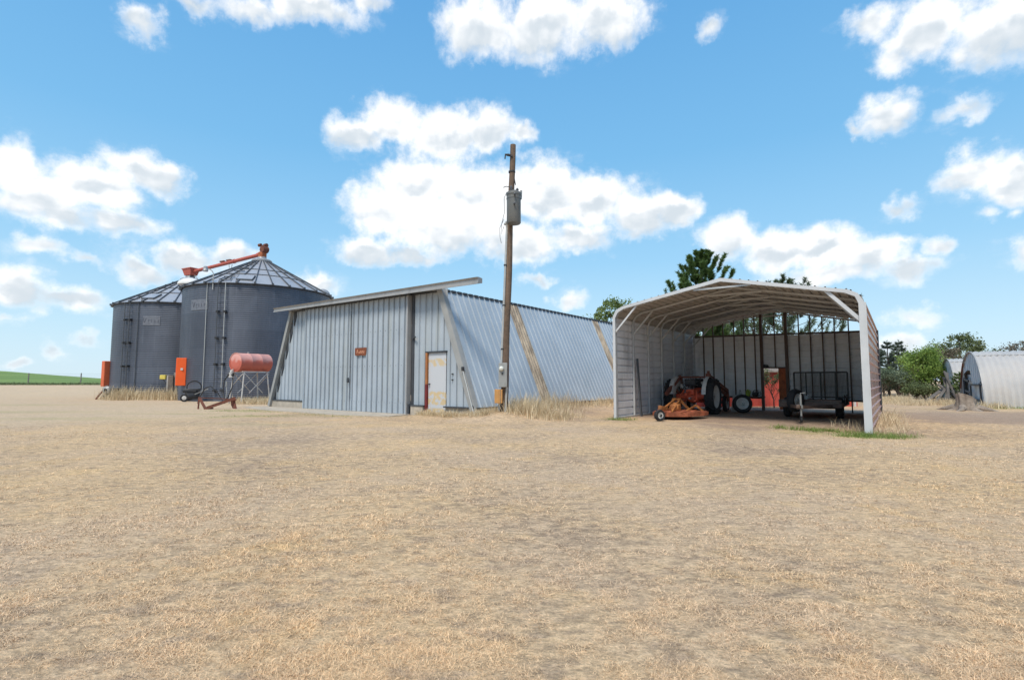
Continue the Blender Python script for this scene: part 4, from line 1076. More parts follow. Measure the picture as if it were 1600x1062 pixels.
# ------------------------------------------------------------------ tractor (seen from behind)
tr = thing('tractor', 'old red farm tractor with a rusty lift frame under the carport', 'tractor', fl(1.12, 4.2, 0), -YAW)
m = MB()
m.lathe([(0, -.22), (.14, -.20), (.22, -.10), (.25, .05), (.22, .20), (.18, .28)], (0, -.02, .62), (0, 1, 0), 16)
for s in (-1, 1): m.lathe([(.16, .16), (.13, .30), (.10, .42), (.09, .55), (.12, .58)], (0, 0, .62), (s, 0, 0), 14)
m.box((0, .55, .66), (.36, .75, .42), bev=.05); m.box((0, 1.15, .72), (.44, .75, .46), bev=.05); m.box((0, -.24, .78), (.30, .22, .20), bev=.03)
m.build('transmission', REDPAINT, tr, smooth=40)
m = MB(); m.box((0, 1.45, 1.06), (.44, 1.05, .34), bev=.10); m.box((0, 2.0, .86), (.46, .10, .62), bev=.04); m.build('hood', RIM, tr, smooth=50)
m = MB(); m.box((0, .78, 1.10), (.36, .14, .34), bev=.04); m.tube([(0, .7, 1.18), (0, .42, 1.30)], .02, 8); m.build('dash', BLACK, tr)
m = MB(); m.lathe([(.185, -.012), (.197, 0), (.185, .012), (.173, 0)], (0, .40, 1.30), (0, -.4, 1), 24, closed=True)
for k in range(3):
    t = 2 * PI * k / 3; m.bar((0, .40, 1.30), (.18 * math.cos(t), .40 + .168 * math.sin(t), 1.30 + .067 * math.sin(t)), .02, .012)
m.build('steering_wheel', BLACK, tr)
m = MB(); m.box((0, -.10, 1.02), (.40, .36, .06), bev=.03); m.box((0, -.29, 1.14), (.40, .06, .20), bev=.03); m.bar((0, -.1, 1.0), (0, -.1, .84), .08, .08); m.build('seat', BLACK, tr)
m = MB(); m.tube([(.18, 1.3, 1.2), (.18, 1.3, 1.45)], .035, 8); m.build('exhaust', RUST, tr)
wheel(tr, (.72, 0, .63), (1, 0, 0), .62, .30, .40, 20, 'rear_wheel', .10); wheel(tr, (-.72, 0, .63), (-1, 0, 0), .62, .30, .40, 20, 'rear_wheel', .10)
wheel(tr, (.68, 1.86, .33), (1, 0, 0), .33, .14, .20, 0, 'front_wheel', .04); wheel(tr, (-.68, 1.86, .33), (-1, 0, 0), .33, .14, .20, 0, 'front_wheel', .04)
m = MB(); m.bar((-.62, 1.86, .38), (.62, 1.86, .38), .08, .09); m.bar((0, 1.86, .38), (0, 1.7, .6), .14, .14); m.build('front_axle', REDPAINT, tr)
for s in (-1, 1):
    m = MB(); n = 14; rr = .72; pts = []
    for k in range(n + 1):
        t = math.radians(lerp(8, 150, k / n)); pts.append((-math.cos(t) * rr * .98, .63 + math.sin(t) * rr))
    inner = [( -math.cos(math.radians(lerp(8, 150, k / n))) * .36, .63 + math.sin(math.radians(lerp(8, 150, k / n))) * .36) for k in range(n + 1)]
    xi, xo = s * .52, s * .66
    for k in range(n):
        (y0, z0), (y1, z1) = pts[k], pts[k + 1]; (v0, w0), (v1, w1) = inner[k], inner[k + 1]
        m.add([(xi, y0, z0), (xo, y0, z0), (xo, y1, z1), (xi, y1, z1)], [(0, 1, 2, 3)])
        m.add([(xi, y0, z0 - .012), (xo, y0, z0 - .012), (xo, y1, z1 - .012), (xi, y1, z1 - .012)], [(3, 2, 1, 0)])
        m.add([(xi, y0, z0), (xi, y1, z1), (xi, v1, w1), (xi, v0, w0)], [(0, 1, 2, 3)])
        m.add([(xi + s * .012, y0, z0), (xi + s * .012, y1, z1), (xi + s * .012, v1, w1), (xi + s * .012, v0, w0)], [(3, 2, 1, 0)])
    m.build('fender', RIM, tr, smooth=40)
m = MB()
m.bar((-.50, .22, 1.33), (.52, .22, 1.33), .05, .06); m.bar((-.50, .22, 1.36), (-.50, .30, .75), .09, .07); m.bar((.52, .22, 1.42), (.52, .3, .75), .09, .07)
m.bar((.55, .20, 1.36), (.78, 1.75, .80), .09, .12); m.bar((.60, .60, 1.10), (.80, 1.55, .62), .07, .09); m.bar((.78, 1.7, .85), (.78, 1.85, .42), .08, .10)
m.bar((-.52, .20, 1.36), (-.62, -1.05, .72), .10, .12); m.bar((-.58, -.40, .95), (-.45, .25, .60), .06, .08)
m.box((.52, .20, 1.38), (.16, .10, .16)); m.box((.52, .22, 1.50), (.09, .05, .12))
m.build('lift_frame', RUST, tr)
m = MB(); m.tube([(.30, .5, .95), (.22, .38, 1.22)], .016, 6); m.tube([(-.30, .5, .95), (-.26, .36, 1.26)], .016, 6); m.tube([(.10, .5, .95), (.12, .4, 1.16)], .014, 6); m.build('lever', BLACK, tr)
for i, (x0, x1) in enumerate(((-.18, -.40), (.08, .34), (.16, .46))):
    m = MB(); m.tube([(x0, -.22, .92), (x0 - .02, -.42, 1.02), ((x0 + x1) / 2, -.38, 1.12 + .04 * i), (x1, .10, 1.22)], .014, 6); m.build('hydraulic_hose', BLACK, tr)
m = MB(); m.box((-.34, -.14, 1.0), (.12, .10, .16), bev=.02); m.build('toolbox', GREYMETAL, tr)
m = MB(); m.lathe([(.0, .05), (.05, .045), (.06, .0), (.05, -.05), (0, -.06)], (.42, -.18, 1.12), (0, -1, 0), 12); m.build('work_lamp', GREYMETAL, tr)
m = MB(); m.bar((-.30, .35, .42), (-.52, .35, .42), .30, .03, up=(0, 0, 1)); m.bar((.30, .35, .42), (.52, .35, .42), .30, .03); m.build('footboard', RUST, tr)
m = MB(); m.tube([(0, -.26, .56), (0, -.40, .56)], .035, 10); m.build('power_shaft', GREYMETAL, tr)
m = MB()
for s in (-1, 1): m.bar((s * .26, -.1, .46), (s * .36, -.95, .50), .07, .05); m.bar((s * .22, -.30, .86), (s * .33, -.65, .50), .04, .04)
m.bar((0, -.32, .80), (.10, -1.1, .72), .06, .06)
m.build('hitch_arm', REDPAINT, tr)

# ------------------------------------------------------------------ rotary mower hitched behind it
mw = thing('rotary_mower', 'rusty orange rotary mower with a tail wheel behind the tractor', 'mower', fl(1.48, 1.28, 0), -YAW)
dk = [(-.72, .85), (.78, .85), (.80, .35), (.55, -.45), (.22, -.80), (-.22, -.80), (-.58, -.45), (-.74, .35)]
m = MB(); m.prism([(x, y, .10) for x, y in dk], (0, 0, .11)); m.prism([(x * .96, y * .96, .21) for x, y in dk], (0, 0, .02)); m.build('deck', DECK, mw)
m = MB()
for x in (-.35, .1, .4): m.bar((x, -.6, .24), (x, .78, .24), .05, .03)
m.bar((-.66, .2, .245), (.72, .2, .245), .05, .03); m.build('deck_rib', DECK, mw)
m = MB(); m.box((-.05, .15, .34), (.28, .32, .22), bev=.04); m.tube([(-.05, .15, .43), (-.05, .15, .50)], .08, 10); m.tube([(-.05, .3, .38), (-.35, 1.6, .52)], .06, 10); m.build('gearbox', YELLOWOR, mw, smooth=40)
m = MB()
for s in (-1, 1): m.bar((s * .36 - .15, .85, .20), (-.30 + s * .10, .95, .58), .06, .06)
m.bar((-.30, .92, .58), (-.22, -.75, .26), .05, .05); m.bar((-.15, .9, .58), (.16, -.75, .26), .05, .05); m.bar((-.42, .95, .58), (-.15, .95, .58), .07, .06)
m.bar((.25, .25, .22), (.40, .82, .40), .05, .05); m.bar((.40, .82, .40), (.62, .8, .22), .05, .05)
m.build('hitch_frame', YELLOWOR, mw)
m = MB(); m.bar((-.05, -.70, .34), (-.02, -1.28, .40), .12, .10); m.bar((-.02, -1.28, .46), (-.02, -1.30, .20), .07, .07); m.build('tail_boom', YELLOWOR, mw)
wheel(mw, (.0, -1.38, .17), (.85, -.5, 0), .17, .13, .09, 0, 'tail_wheel', .02)

# lone wheel standing on the earth floor
lw = thing('loose_wheel', 'lone black tyre with a pale rim standing near the back wall', 'wheel', fl(2.52, 5.52, 0), 0)
wheel(lw, (0, 0, .345), (-.28, -.92, .16), .345, .20, .205, 0, 'tyre', .05)
m = MB(); m.bar((.02, .12, .04), (.42, -.05, .03), .12, .06); m.build('chock', WEATHERWOOD, lw)

# ------------------------------------------------------------------ flat trailer with its mesh gate up
tl_ = thing('trailer', 'low flat trailer with a black mesh gate raised under the carport', 'trailer', fl(4.95, 4.3, 0), -YAW)
m = MB()
m.box((0, -.75, .44), (1.72, .08, .15)); m.box((0, 2.3, .43), (1.72, .08, .14))
for s in (-1, 1): m.box((s * .82, .78, .43), (.07, 3.1, .14))
m.box((0, -.66, .57), (1.72, .05, .06)); m.bar((-.85, -.70, .60), (-.85, -.70, .35), .05, .05)
m.build('bed_frame', BROWNPOST, tl_)
m = MB()
for k in range(9): m.box((-.72 + k * .18, .78, .515), (.165, 3.0, .035))
m.build('deck_boards', WEATHERWOOD, tl_)
m = MB()
for s in (-1, 1): m.bar((s * .62, -.7, .42), (s * .04, -2.55, .44), .07, .09)
m.bar((0, -2.5, .44), (0, -2.95, .45), .09, .09); m.box((0, -3.0, .48), (.10, .16, .10), bev=.02); m.build('tongue', BROWNPOST, tl_)
m = MB(); m.tube([(.03, -2.72, .18), (.03, -2.72, .80)], .027, 10); m.tube([(.03, -2.72, .80), (.03, -2.72, .84), (.16, -2.72, .86)], .015, 6); m.box((.03, -2.72, .46), (.10, .10, .10)); jk = m.build('jack', GREYMETAL, tl_)
m = MB(); m.lathe([(.0, -.03), (.05, -.035), (.075, -.02), (.075, .02), (.05, .035), (0, .03)], (.03, -2.72, .09), (1, .2, 0), 14); m.bar((.03, -2.72, .2), (.03, -2.72, .09), .06, .09); m.build('jack_wheel', TYRE, jk)
for s in (-1, 1):
    wheel(tl_, (s * .74, .10, .33), (s, 0, 0), .33, .20, .19, 0, 'wheel', .03)
m = MB(); m.box((.92, .08, .68), (.22, .72, .03)); m.bar((.92, -.28, .68), (.92, -.42, .52), .22, .03, up=(1, 0, 0)); m.bar((.92, .44, .68), (.92, .58, .52), .22, .03, up=(1, 0, 0)); m.build('fender', BLACK, tl_)
m = MB(); m.bar((-.78, .10, .33), (.78, .10, .33), .07, .07); m.build('axle', BLACK, tl_)
wheel(tl_, (-.34, -1.05, .58), (.92, -.35, 0), .36, .21, .20, 0, 'spare_wheel', .03)
m = MB(); m.bar((-.34, -1.05, .58), (-.30, -.72, .50), .06, .06); m.build('spare_bracket', BROWNPOST, tl_)
gt = MB(); gy_ = 2.30; gw = .84
for x in (-gw, -.45, 0.02, .48, gw): gt.bar((x, gy_, .50), (x + (.0), gy_ + .02, 1.50), .05, .05, up=(0, 1, 0))
gt.bar((-gw, gy_, 1.50), (gw, gy_, 1.50), .05, .05); gt.bar((-gw, gy_, .60), (gw, gy_, .60), .04, .04)
g_ = gt.build('gate', MESHBLACK, tl_)
ms = MB()
for k in range(40): x = -gw + .04 + k * (2 * gw - .08) / 39; ms.box((x, gy_ + .01, 1.05), (.008, .006, .9))
for k in range(22): ms.box((0, gy_ + .014, .62 + k * .04), (2 * gw, .006, .008))
ms.build('gate_mesh', MESHBLACK, g_)
bx = thing('pale_bundle', 'small pale bundle lying on the front of the trailer deck', 'bundle', fl(4.62, 3.85, .54), -YAW)
m = MB()
for k in range(6): m.tube([(-.28 + k * .1, -.1, .06 + (k % 2) * .06), (-.22 + k * .1, .25, .06 + (k % 3) * .05)], .055, 8)
m.build('tubes', CLEARPL, bx)
# ------------------------------------------------------------------ low red building behind the carport
rs = thing('red_outbuilding', 'low red boarded outbuilding glimpsed behind the carport', 'outbuilding', (11.9, 24.2, 0), .03)
m = MB(); bd_ = []
pr = []
for k in range(32): pr += [(k * .26, 0), (k * .26 + .24, .0), (k * .26 + .245, -.012), (k * .26 + .255, -.012)]
m.sheet((-4.1, 0, 0), (1, 0, 0), (0, 0, 1), (0, -1, 0), pr, lambda u: 0, lambda u: 1.62, t=.06)
m.add([(4.1, 0, 0), (4.1, 3.4, 0), (4.1, 3.4, 1.7), (4.1, 1.7, 2.15), (4.1, 0, 1.62)], [(0, 1, 2, 3, 4)]); m.add([(-4.1, 0, 0), (-4.1, 3.4, 0), (-4.1, 3.4, 1.7), (-4.1, 1.7, 2.15), (-4.1, 0, 1.62)], [(4, 3, 2, 1, 0)])
m.build('wall', REDBARN, rs)
m = MB(); m.prism([(-4.3, -.2, 1.58), (-4.3, 1.7, 2.16), (-4.3, 1.7, 2.22), (-4.3, -.2, 1.64)], (8.6, 0, 0)); m.prism([(-4.3, 3.6, 1.60), (-4.3, 1.7, 2.16), (-4.3, 1.7, 2.22), (-4.3, 3.6, 1.66)], (8.6, 0, 0)); m.build('roof', WEATHERWOOD, rs)
m = MB(); m.box((4.05, -.03, .8), (.12, .08, 1.6)); m.build('corner_board', WHITEPAINT, rs)

# ------------------------------------------------------------------ corrugated huts
def hut(label, P, ang, Wd, Hh, L, opening, rz_extra=0):
    """P = middle of the end wall; local x runs along the hut, y across it"""
    root = thing('quonset_hut', label, 'hut', (P[0], P[1], 0), math.atan2(-math.sin(ang), math.cos(ang)))
    Rr = Wd / 2
    m = MB(); na = 28; nu = int(L / .11); vs = []
    for i in range(nu + 1):
        u = -.06 + L * i / nu; o = .026 * math.cos(i * PI)
        for k in range(na + 1):
            t = PI * k / na; vs.append((u, math.cos(t) * (Rr + o), math.sin(t) * (Hh + o)))
    fs = [(i * (na + 1) + k, (i + 1) * (na + 1) + k, (i + 1) * (na + 1) + k + 1, i * (na + 1) + k + 1) for i in range(nu) for k in range(na)]
    m.add(vs, fs); rf = m.build('arched_roof', HUTROOF, root, smooth=25)
    m = MB()
    for t in (math.radians(66), math.radians(114)): 
        m.bar((-.05, math.cos(t) * (Rr + .02), math.sin(t) * (Hh + .02)), (L, math.cos(t) * (Rr + .02), math.sin(t) * (Hh + .02)), .05, .025)
    m.build('lap_seam', GALV, rf)
    m = MB(); n = 30
    for k in range(n):
        t0, t1 = PI * k / n, PI * (k + 1) / n
        mi_ = 1 if 2 < k < 9 else 0
        m.bar((-.075, math.cos(t0) * (Rr + .0), math.sin(t0) * (Hh + .0)), (-.075, math.cos(t1) * Rr, math.sin(t1) * Hh), .05, .05, up=(1, 0, 0), mi=mi_)
    m.build('arch_trim', [GREYTRIM, RUST], root)
    zt = lambda y: Hh * math.sqrt(max(0, 1 - (y / (Rr)) ** 2)) - .01
    m = MB(); pr_ = ribs(-Rr + .02, Rr - .02, .40, .03, .04, .09, .1)
    pr_ = sorted(pr_ + [(u, 0.0) for u in np.linspace(-Rr + .05, Rr - .05, 41)]) if False else pr_
    if opening:
        o0, o1, oz = opening
        inn = [p for p in pr_ if p[0] < o0] + [(o0, 0.0)]
        m.sheet((0, 0, 0), (0, 1, 0), (0, 0, 1), (-1, 0, 0), inn, lambda u: 0, zt)
        mid = [(o0, 0.0)] + [p for p in pr_ if o0 < p[0] < o1] + [(o1, 0.0)]
        m.sheet((0, 0, 0), (0, 1, 0), (0, 0, 1), (-1, 0, 0), mid, lambda u: oz(u), zt)
        m.sheet((0, 0, 0), (0, 1, 0), (0, 0, 1), (-1, 0, 0), [(o1, 0.0)] + [p for p in pr_ if p[0] > o1], lambda u: 0, zt)
    else:
        m.sheet((0, 0, 0), (0, 1, 0), (0, 0, 1), (-1, 0, 0), pr_, lambda u: 0, zt)
    m.build('end_wall', HUTEND, root)
    m = MB(); n = 24; m.add([(L - .1, math.cos(PI * k / n) * Rr * .99, math.sin(PI * k / n) * Hh * .99) for k in range(n + 1)], [tuple(range(n + 1))]); m.build('end_wall', HUTEND, root)
    return root
ang = math.radians(31.4)
h1 = hut('nearer corrugated quonset hut with a sagging half open end wall', (22.15, 25.0), ang, 4.9, 2.58, 15, (-1.75, 1.75, lambda u: 1.15 + .12 * math.sin(u * 2) + (.45 if u > .15 else .0)))
m = MB(); m.add([(.06, .15, 0), (.06, -1.75, 0), (.06, -1.75, .98), (.06, .15, .98)], [(0, 1, 2, 3)]); m.add([(.02, .2, 1.0), (.02, -1.6, 1.0), (.02, .2, 1.62)], [(0, 1, 2)]); m.build('door_panel', HUTEND, h1)
m = MB()
for p, q in (((-.06, .2, .02), (-.06, .2, 1.0)), ((-.06, .2, 1.0), (-.06, -1.65, 1.0)), ((-.06, -1.65, 1.0), (-.06, -1.8, .0)), ((-.06, .2, .34), (-.06, -1.72, .28)), ((-.04, 1.75, 0), (-.04, 1.75, 1.3)), ((-.04, 1.75, 1.3), (-.04, .7, 1.18)), ((-.06, 1.3, .7), (-.06, .3, .62))):
    m.bar(p, q, .09, .06, up=(1, 0, 0))
m.build('door_frame', DARKGAP, h1)
m = MB(); m.add([(.14, 1.95, 0), (.14, -1.95, 0), (.14, -1.9, 1.5), (.14, 1.9, 1.5)], [(0, 1, 2, 3)]); m.build('inner_partition', HUTEND, h1)
h2 = hut('farther corrugated quonset hut with a closed end wall behind the plank heap', (27.9, 33.2), ang, 4.9, 2.58, 9, None)

# ------------------------------------------------------------------ stump and heap of planks
st_ = thing('tree_stump', 'broad grey tree stump with a slanting cut top on bare earth', 'tree stump', (18.35, 21.1, 0))
m = MB(); n = 40; rows = []
for i, (z, f0) in enumerate(((-.05, 1.75), (.03, 1.35), (.10, 1.12), (.22, .98), (.34, .92), (.46, .93), (.54, .95))):
    for k in range(n):
        t = 2 * PI * k / n
        fl_ = 1 + (.32 * math.exp(-z * 7)) * math.cos(5 * t + .7) + .07 * math.sin(9 * t + z * 5) + .035 * math.sin(17 * t + 2)
        rr = .32 * f0 * fl_
        zz = z if i < 4 else z * (1 - .30 * math.cos(t - .2) * (z / .54)) 
        rows.append((rr * math.cos(t), rr * math.sin(t), zz))
m.add(rows, [(i * n + k, i * n + (k + 1) % n, (i + 1) * n + (k + 1) % n, (i + 1) * n + k) for i in range(6) for k in range(n)])
m.build('trunk', STUMPBARK, st_, smooth=70)
m = MB(); top = rows[-n:]; ce = (0, 0, .52)
ring = [(x * .5, y * .5, .52 + (z - .52) * .5 + .02 * math.sin(k)) for k, (x, y, z) in enumerate(top)]
m.add(top + ring + [ce], [(k, (k + 1) % n, n + (k + 1) % n, n + k) for k in range(n)] + [(n + k, n + (k + 1) % n, 2 * n) for k in range(n)])
m.build('cut_top', STUMPTOP, st_, smooth=60)
for k in range(4):
    m = MB(); t = .5 + k * 1.6; m.tube([(.35 * math.cos(t), .35 * math.sin(t), .12), (.7 * math.cos(t + .1), .7 * math.sin(t + .1), .05), (1.05 * math.cos(t), 1.05 * math.sin(t), -.03)], [.14, .08, .02], 8); m.build('root', STUMPBARK, st_)

# planks: (foot x,y), (top x,y,z), width
cx, cy = 23.0, 28.0
planks = [((-1.35, -.6, .05), (.55, .5, .72), .20, .05), ((-.9, -.75, .03), (.75, .3, 1.02), .16, .06), ((-.5, -.85, .03), (.9, .4, 1.15), .13, .05), ((-.15, -.7, .03), (.62, .2, 1.55), .14, .05), ((.35, -.7, .02), (.42, .1, 1.62), .12, .05),
          ((.05, -.5, .03), (.52, .3, 1.30), .15, .05), ((.95, -.6, .04), (.50, .2, 1.25), .16, .05), ((1.15, -.3, .03), (.58, .3, 1.0), .14, .05), ((-.6, -.35, .12), (1.1, .1, .36), .20, .06), ((-.35, -1.0, .06), (1.25, -.6, .22), .16, .06), ((.65, -.75, .04), (.30, .35, .95), .18, .05)]
for i, (p, q, wd, th) in enumerate(planks):
    lab = 'long pale plank sloping down the left side of the grey heap' if i == 0 else 'weathered grey plank in the heap before the farther hut'
    o = thing('weathered_plank', lab, 'plank', (cx + p[0], cy + p[1], 0), 0, 'grey planks heaped before the farther hut')
    m = MB(); d = Vector(q) - Vector(p); p0 = Vector((0, 0, p[2])); p1 = p0 + d
    m.bar(p0 - d * .03, p1 + d * .06, wd * .8, th, up=(random.uniform(-.3, .3), -.6, .8)); m.build('plank', GREYWOOD, o)

# ------------------------------------------------------------------ trees
def leaves(cent, size, n_each, spread, flat=.7, up=.3):
    """cent: (k,3) clump centres; returns quads scattered round them"""
    k = len(cent); n = k * n_each
    c = np.repeat(cent, n_each, 0); sp = np.repeat(spread, n_each)
    d = rng.normal(0, 1, (n, 3)); d[:, 2] *= flat
    p = c + d * sp[:, None] * .55
    a = rng.normal(0, 1, (n, 3)); a /= np.linalg.norm(a, axis=1)[:, None]
    b = rng.normal(0, 1, (n, 3)); b -= a * (a * b).sum(1)[:, None]; b /= np.linalg.norm(b, axis=1)[:, None]
    s = size * rng.uniform(.5, 1.3, n)[:, None]
    V = np.stack([p - a * s * .7, p + b * s * .42, p + a * s * .7, p - b * s * .42], 1).reshape(-1, 3)
    F = np.arange(n * 4).reshape(-1, 4)
    r = np.clip(np.repeat(rng.uniform(0, 1, k), n_each) * .45 + rng.uniform(0, .6, n), 0, 1)
    return V, F, np.repeat(r, 4)

def broad_tree(name, label, pos, h, rad, leaf, size=.13, clumps=70, per=70, trunk=.16, base=.25, group=None, flatness=.75, multi=1, cat='tree', spread=.42, thin=0.0):
    root = thing(name, label, cat, (pos[0], pos[1], 0), 0, group)
    m = MB(); C = []
    rr = random.Random(hash((round(pos[0], 2), round(pos[1], 2))) & 0xffff)
    for s in range(multi):
        ox, oy = (rr.gauss(0, .25) if multi > 1 else 0), (rr.gauss(0, .25) if multi > 1 else 0)
        lean = Vector((rr.gauss(0, .08), rr.gauss(0, .08), 1))
        tp = Vector((ox, oy, 0)) + lean * h * .62
        pts = [Vector((ox, oy, -.1)).lerp(tp, i / 5) + Vector((rr.gauss(0, .05), rr.gauss(0, .05), 0)) * (i > 0) for i in range(6)]
        m.tube(pts, [lerp(trunk, trunk * .3, i / 5) for i in range(6)], 8)
        nl = int(9 / multi) + 3
        for k in range(nl):
            t = lerp(base, .95, (k + rr.random() * .8) / nl); p0 = Vector((ox, oy, 0)).lerp(tp, t)
            a = k * 2.4 + rr.random(); hh = lerp(.35, 1.0, t)
            reach = rad * rr.uniform(.6, 1.05) * (1 - .35 * max(0, t - .5) * 2)
            p1 = Vector((ox, oy, 0)) + Vector((math.cos(a) * reach, math.sin(a) * reach, min(h * .97, p0.z + (h - p0.z) * rr.uniform(.3, .85))))
            mid = p0.lerp(p1, .5) + Vector((0, 0, h * .03))
            m.tube([p0, mid, p1], [trunk * .38, trunk * .24, trunk * .05], 6)
            for q in range(3):
                e = mid.lerp(p1, rr.random()) + Vector((rr.gauss(0, .3), rr.gauss(0, .3), rr.gauss(.1, .25))) * rad * .35
                m.tube([mid.lerp(p1, .3 + .2 * q), e], [trunk * .13, trunk * .03], 5); C.append(e)
            C.append(p1)
        m.tube([tp, tp + Vector((0, 0, h * .34))], [trunk * .3, trunk * .04], 6)
    while len(C) < clumps:
        u = rr.random(); z = lerp(base * .9, .99, u ** .8)
        prof_ = math.sin(PI * min(1, max(0.02, (z - base * .7) / (1.02 - base * .7))) ** .8) ** .6
        a = rr.random() * 2 * PI; r_ = rad * prof_ * math.sqrt(rr.random())
        if rr.random() < thin: continue
        C.append(Vector((math.cos(a) * r_, math.sin(a) * r_, z * h)))
    C = np.array([list(c) for c in C]); C[:, 2] = np.minimum(C[:, 2], h * .96)
    V, F, r = leaves(C, size, per, np.full(len(C), spread) * rng.uniform(.5, 1.4, len(C)), flatness)
    m.build('trunk', BARK, root, smooth=60)
    mesh_np('crown', V, F, leaf, root, {'rnd': r})
    return root

def needle_tree(name, label, pos, h, rad, leaf, whorls=11, per_whorl=6, base=.16, rise=.5, tuft=.30, nper=46, trunk=.17, group=None, droop=0.0, candles=5, nw=.035, cone=False, up=.22):
    root = thing(name, label, 'tree', (pos[0], pos[1], 0), 0, group)
    rr = random.Random(hash((round(pos[0], 2), 'n')) & 0xffff if False else int(pos[0] * 100) & 0xffff)
    m = MB(); m.tube([(rr.gauss(0, .04) * (i > 0), rr.gauss(0, .04) * (i > 0), -.1 + (h * .97 + .1) * i / 7) for i in range(8)], [lerp(trunk, .02, i / 7) for i in range(8)], 8)
    S, E = [], []
    for wv in range(whorls):
        f_ = lerp(base, .95, wv / (whorls - 1)); z = h * f_
        ln = rad * (1 - f_) ** .75 * 1.25 / (1 - base) ** .5
        if cone: ln = rad * (1 - f_) / (1 - base) + .06
        for k in range(per_whorl):
            if rr.random() < .10: continue
            a = 2 * PI * (k + .5 * (wv % 2)) / per_whorl + rr.gauss(0, .25); L = ln * rr.uniform(.65, 1.12) + .12
            el = rise * lerp(.2, 1.3, f_) + rr.gauss(0, .10) - droop
            d = Vector((math.cos(a) * math.cos(el), math.sin(a) * math.cos(el), math.sin(el)))
            p0 = Vector((0, 0, z)); p1 = p0 + d * L * .6; p2 = p0 + d * L + Vector((0, 0, L * (.10 if cone else up) * (1 - droop)))
            m.tube([p0, p1, p2], [trunk * .22 * (1.15 - f_), trunk * .14 * (1.15 - f_), .008], 5)
            S.append(p1.lerp(p2, .3)); E.append(p2 + (p2 - p1).normalized() * .12)
            for c in range(candles):
                t = rr.uniform(.25, 1); q = (p0.lerp(p1, t / .6) if t < .6 else p1.lerp(p2, (t - .6) / .4))
                side = Vector((-d.y, d.x, 0)) * rr.choice((-1, 1)) * rr.uniform(.2, .9) * (1 - t * .5)
                e = q + (side + d * .5 + Vector((0, 0, (.15 if cone else .55) + .5 * rr.random() - droop * .8))).normalized() * L * rr.uniform(.16, .34)
                m.tube([q, e], [.012, .006], 4); S.append(q.lerp(e, .1)); E.append(e)
    S.append(Vector((0, 0, h * .86))); E.append(Vector((0, 0, h + (.25 if cone else 0))))
    S = np.array([list(v) for v in S]); E = np.array([list(v) for v in E])
    k = len(S); n = k * nper
    t = rng.uniform(0, 1, n); c = np.repeat(S, nper, 0) + np.repeat(E - S, nper, 0) * t[:, None]
    ax = np.repeat(E - S, nper, 0); ax /= np.linalg.norm(ax, axis=1)[:, None] + 1e-9
    d = rng.normal(0, 1, (n, 3)); d -= ax * (ax * d).sum(1)[:, None]; d /= np.linalg.norm(d, axis=1)[:, None]
    d = d + ax * .75; d /= np.linalg.norm(d, axis=1)[:, None]
    sd = np.cross(d, rng.normal(0, 1, (n, 3))); sd /= np.linalg.norm(sd, axis=1)[:, None]
    Ln = tuft * rng.uniform(.5, 1.15, n)[:, None]
    V = np.stack([c - sd * nw / 2, c + sd * nw / 2, c + d * Ln], 1).reshape(-1, 3); F = np.arange(n * 3).reshape(-1, 3)
    r = np.clip(np.repeat(rng.uniform(0, 1, k), nper) * .5 + rng.uniform(0, .5, n), 0, 1)
    m.build('trunk', BARK, root, smooth=60)
    mesh_np('crown', V, F, leaf, root, {'rnd': np.repeat(r, 3)})
    return root

needle_tree('pine_tree', 'tall dark green pine rising behind the carport roof', at(1101, 36), 10.0, 3.1, PINE_LEAF, 13, 7, .22, .62, .26, 140, .20, candles=8, nw=.045, up=.5)
needle_tree('pine_tree', 'grey green pine seen through the gap under the carport roof', at(1228, 33), 7.45, 3.6, PINE_LEAF2, 11, 6, .22, .35, .26, 60, .18, candles=5, nw=.045, up=.4)
G1 = 'trees behind the carport'
broad_tree('broadleaf_tree', 'pale green leafy tree between the blue shed and the carport', at(962, 47), 8.6, 3.3, ELM_LEAF, .17, 120, 60, .2, .25, G1, thin=.1, spread=.5)
broad_tree('broadleaf_tree', 'light green tree showing under the left of the carport roof', at(1128, 44), 8.6, 3.4, ELM_LEAF, .16, 120, 60, .2, .25, G1, spread=.5)
broad_tree('broadleaf_tree', 'open twiggy tree with a brown trunk behind the carport middle', at(1176, 41), 7.9, 2.8, GREY_LEAF, .14, 90, 40, .2, .3, G1, spread=.5)
broad_tree('bush', 'thin branched bush outside the carport back doorway', at(1208, 22.9), 1.9, .62, OLIVE_LEAF, .055, 34, 24, .03, .2, None, cat='bush', spread=.16)
needle_tree('cedar_tree', 'taller ragged cedar beside the red carport wall', at(1389, 43), 4.35, 1.75, CEDAR_LEAF, 13, 6, .10, .28, .17, 34, .12, 'cedars beyond the carport', candles=7, nw=.035, cone=True)
needle_tree('cedar_tree', 'sharp topped cedar on the right of the cedar clump', at(1407, 44.5), 4.5, 1.65, CEDAR_LEAF, 14, 6, .10, .28, .17, 34, .12, 'cedars beyond the carport', candles=7, nw=.035, cone=True)
needle_tree('cedar_tree', 'cedar half hidden by the red carport wall', at(1374, 42), 3.6, 1.6, CEDAR_LEAF, 11, 6, .10, .26, .17, 34, .12, 'cedars beyond the carport', candles=7, nw=.035, cone=True)
needle_tree('cedar_tree', 'low thin cedar next to the bright green shrub', at(1424, 46), 3.3, 1.5, CEDAR_LEAF, 10, 6, .10, .26, .17, 30, .1, 'cedars beyond the carport', candles=6, nw=.035, cone=True)
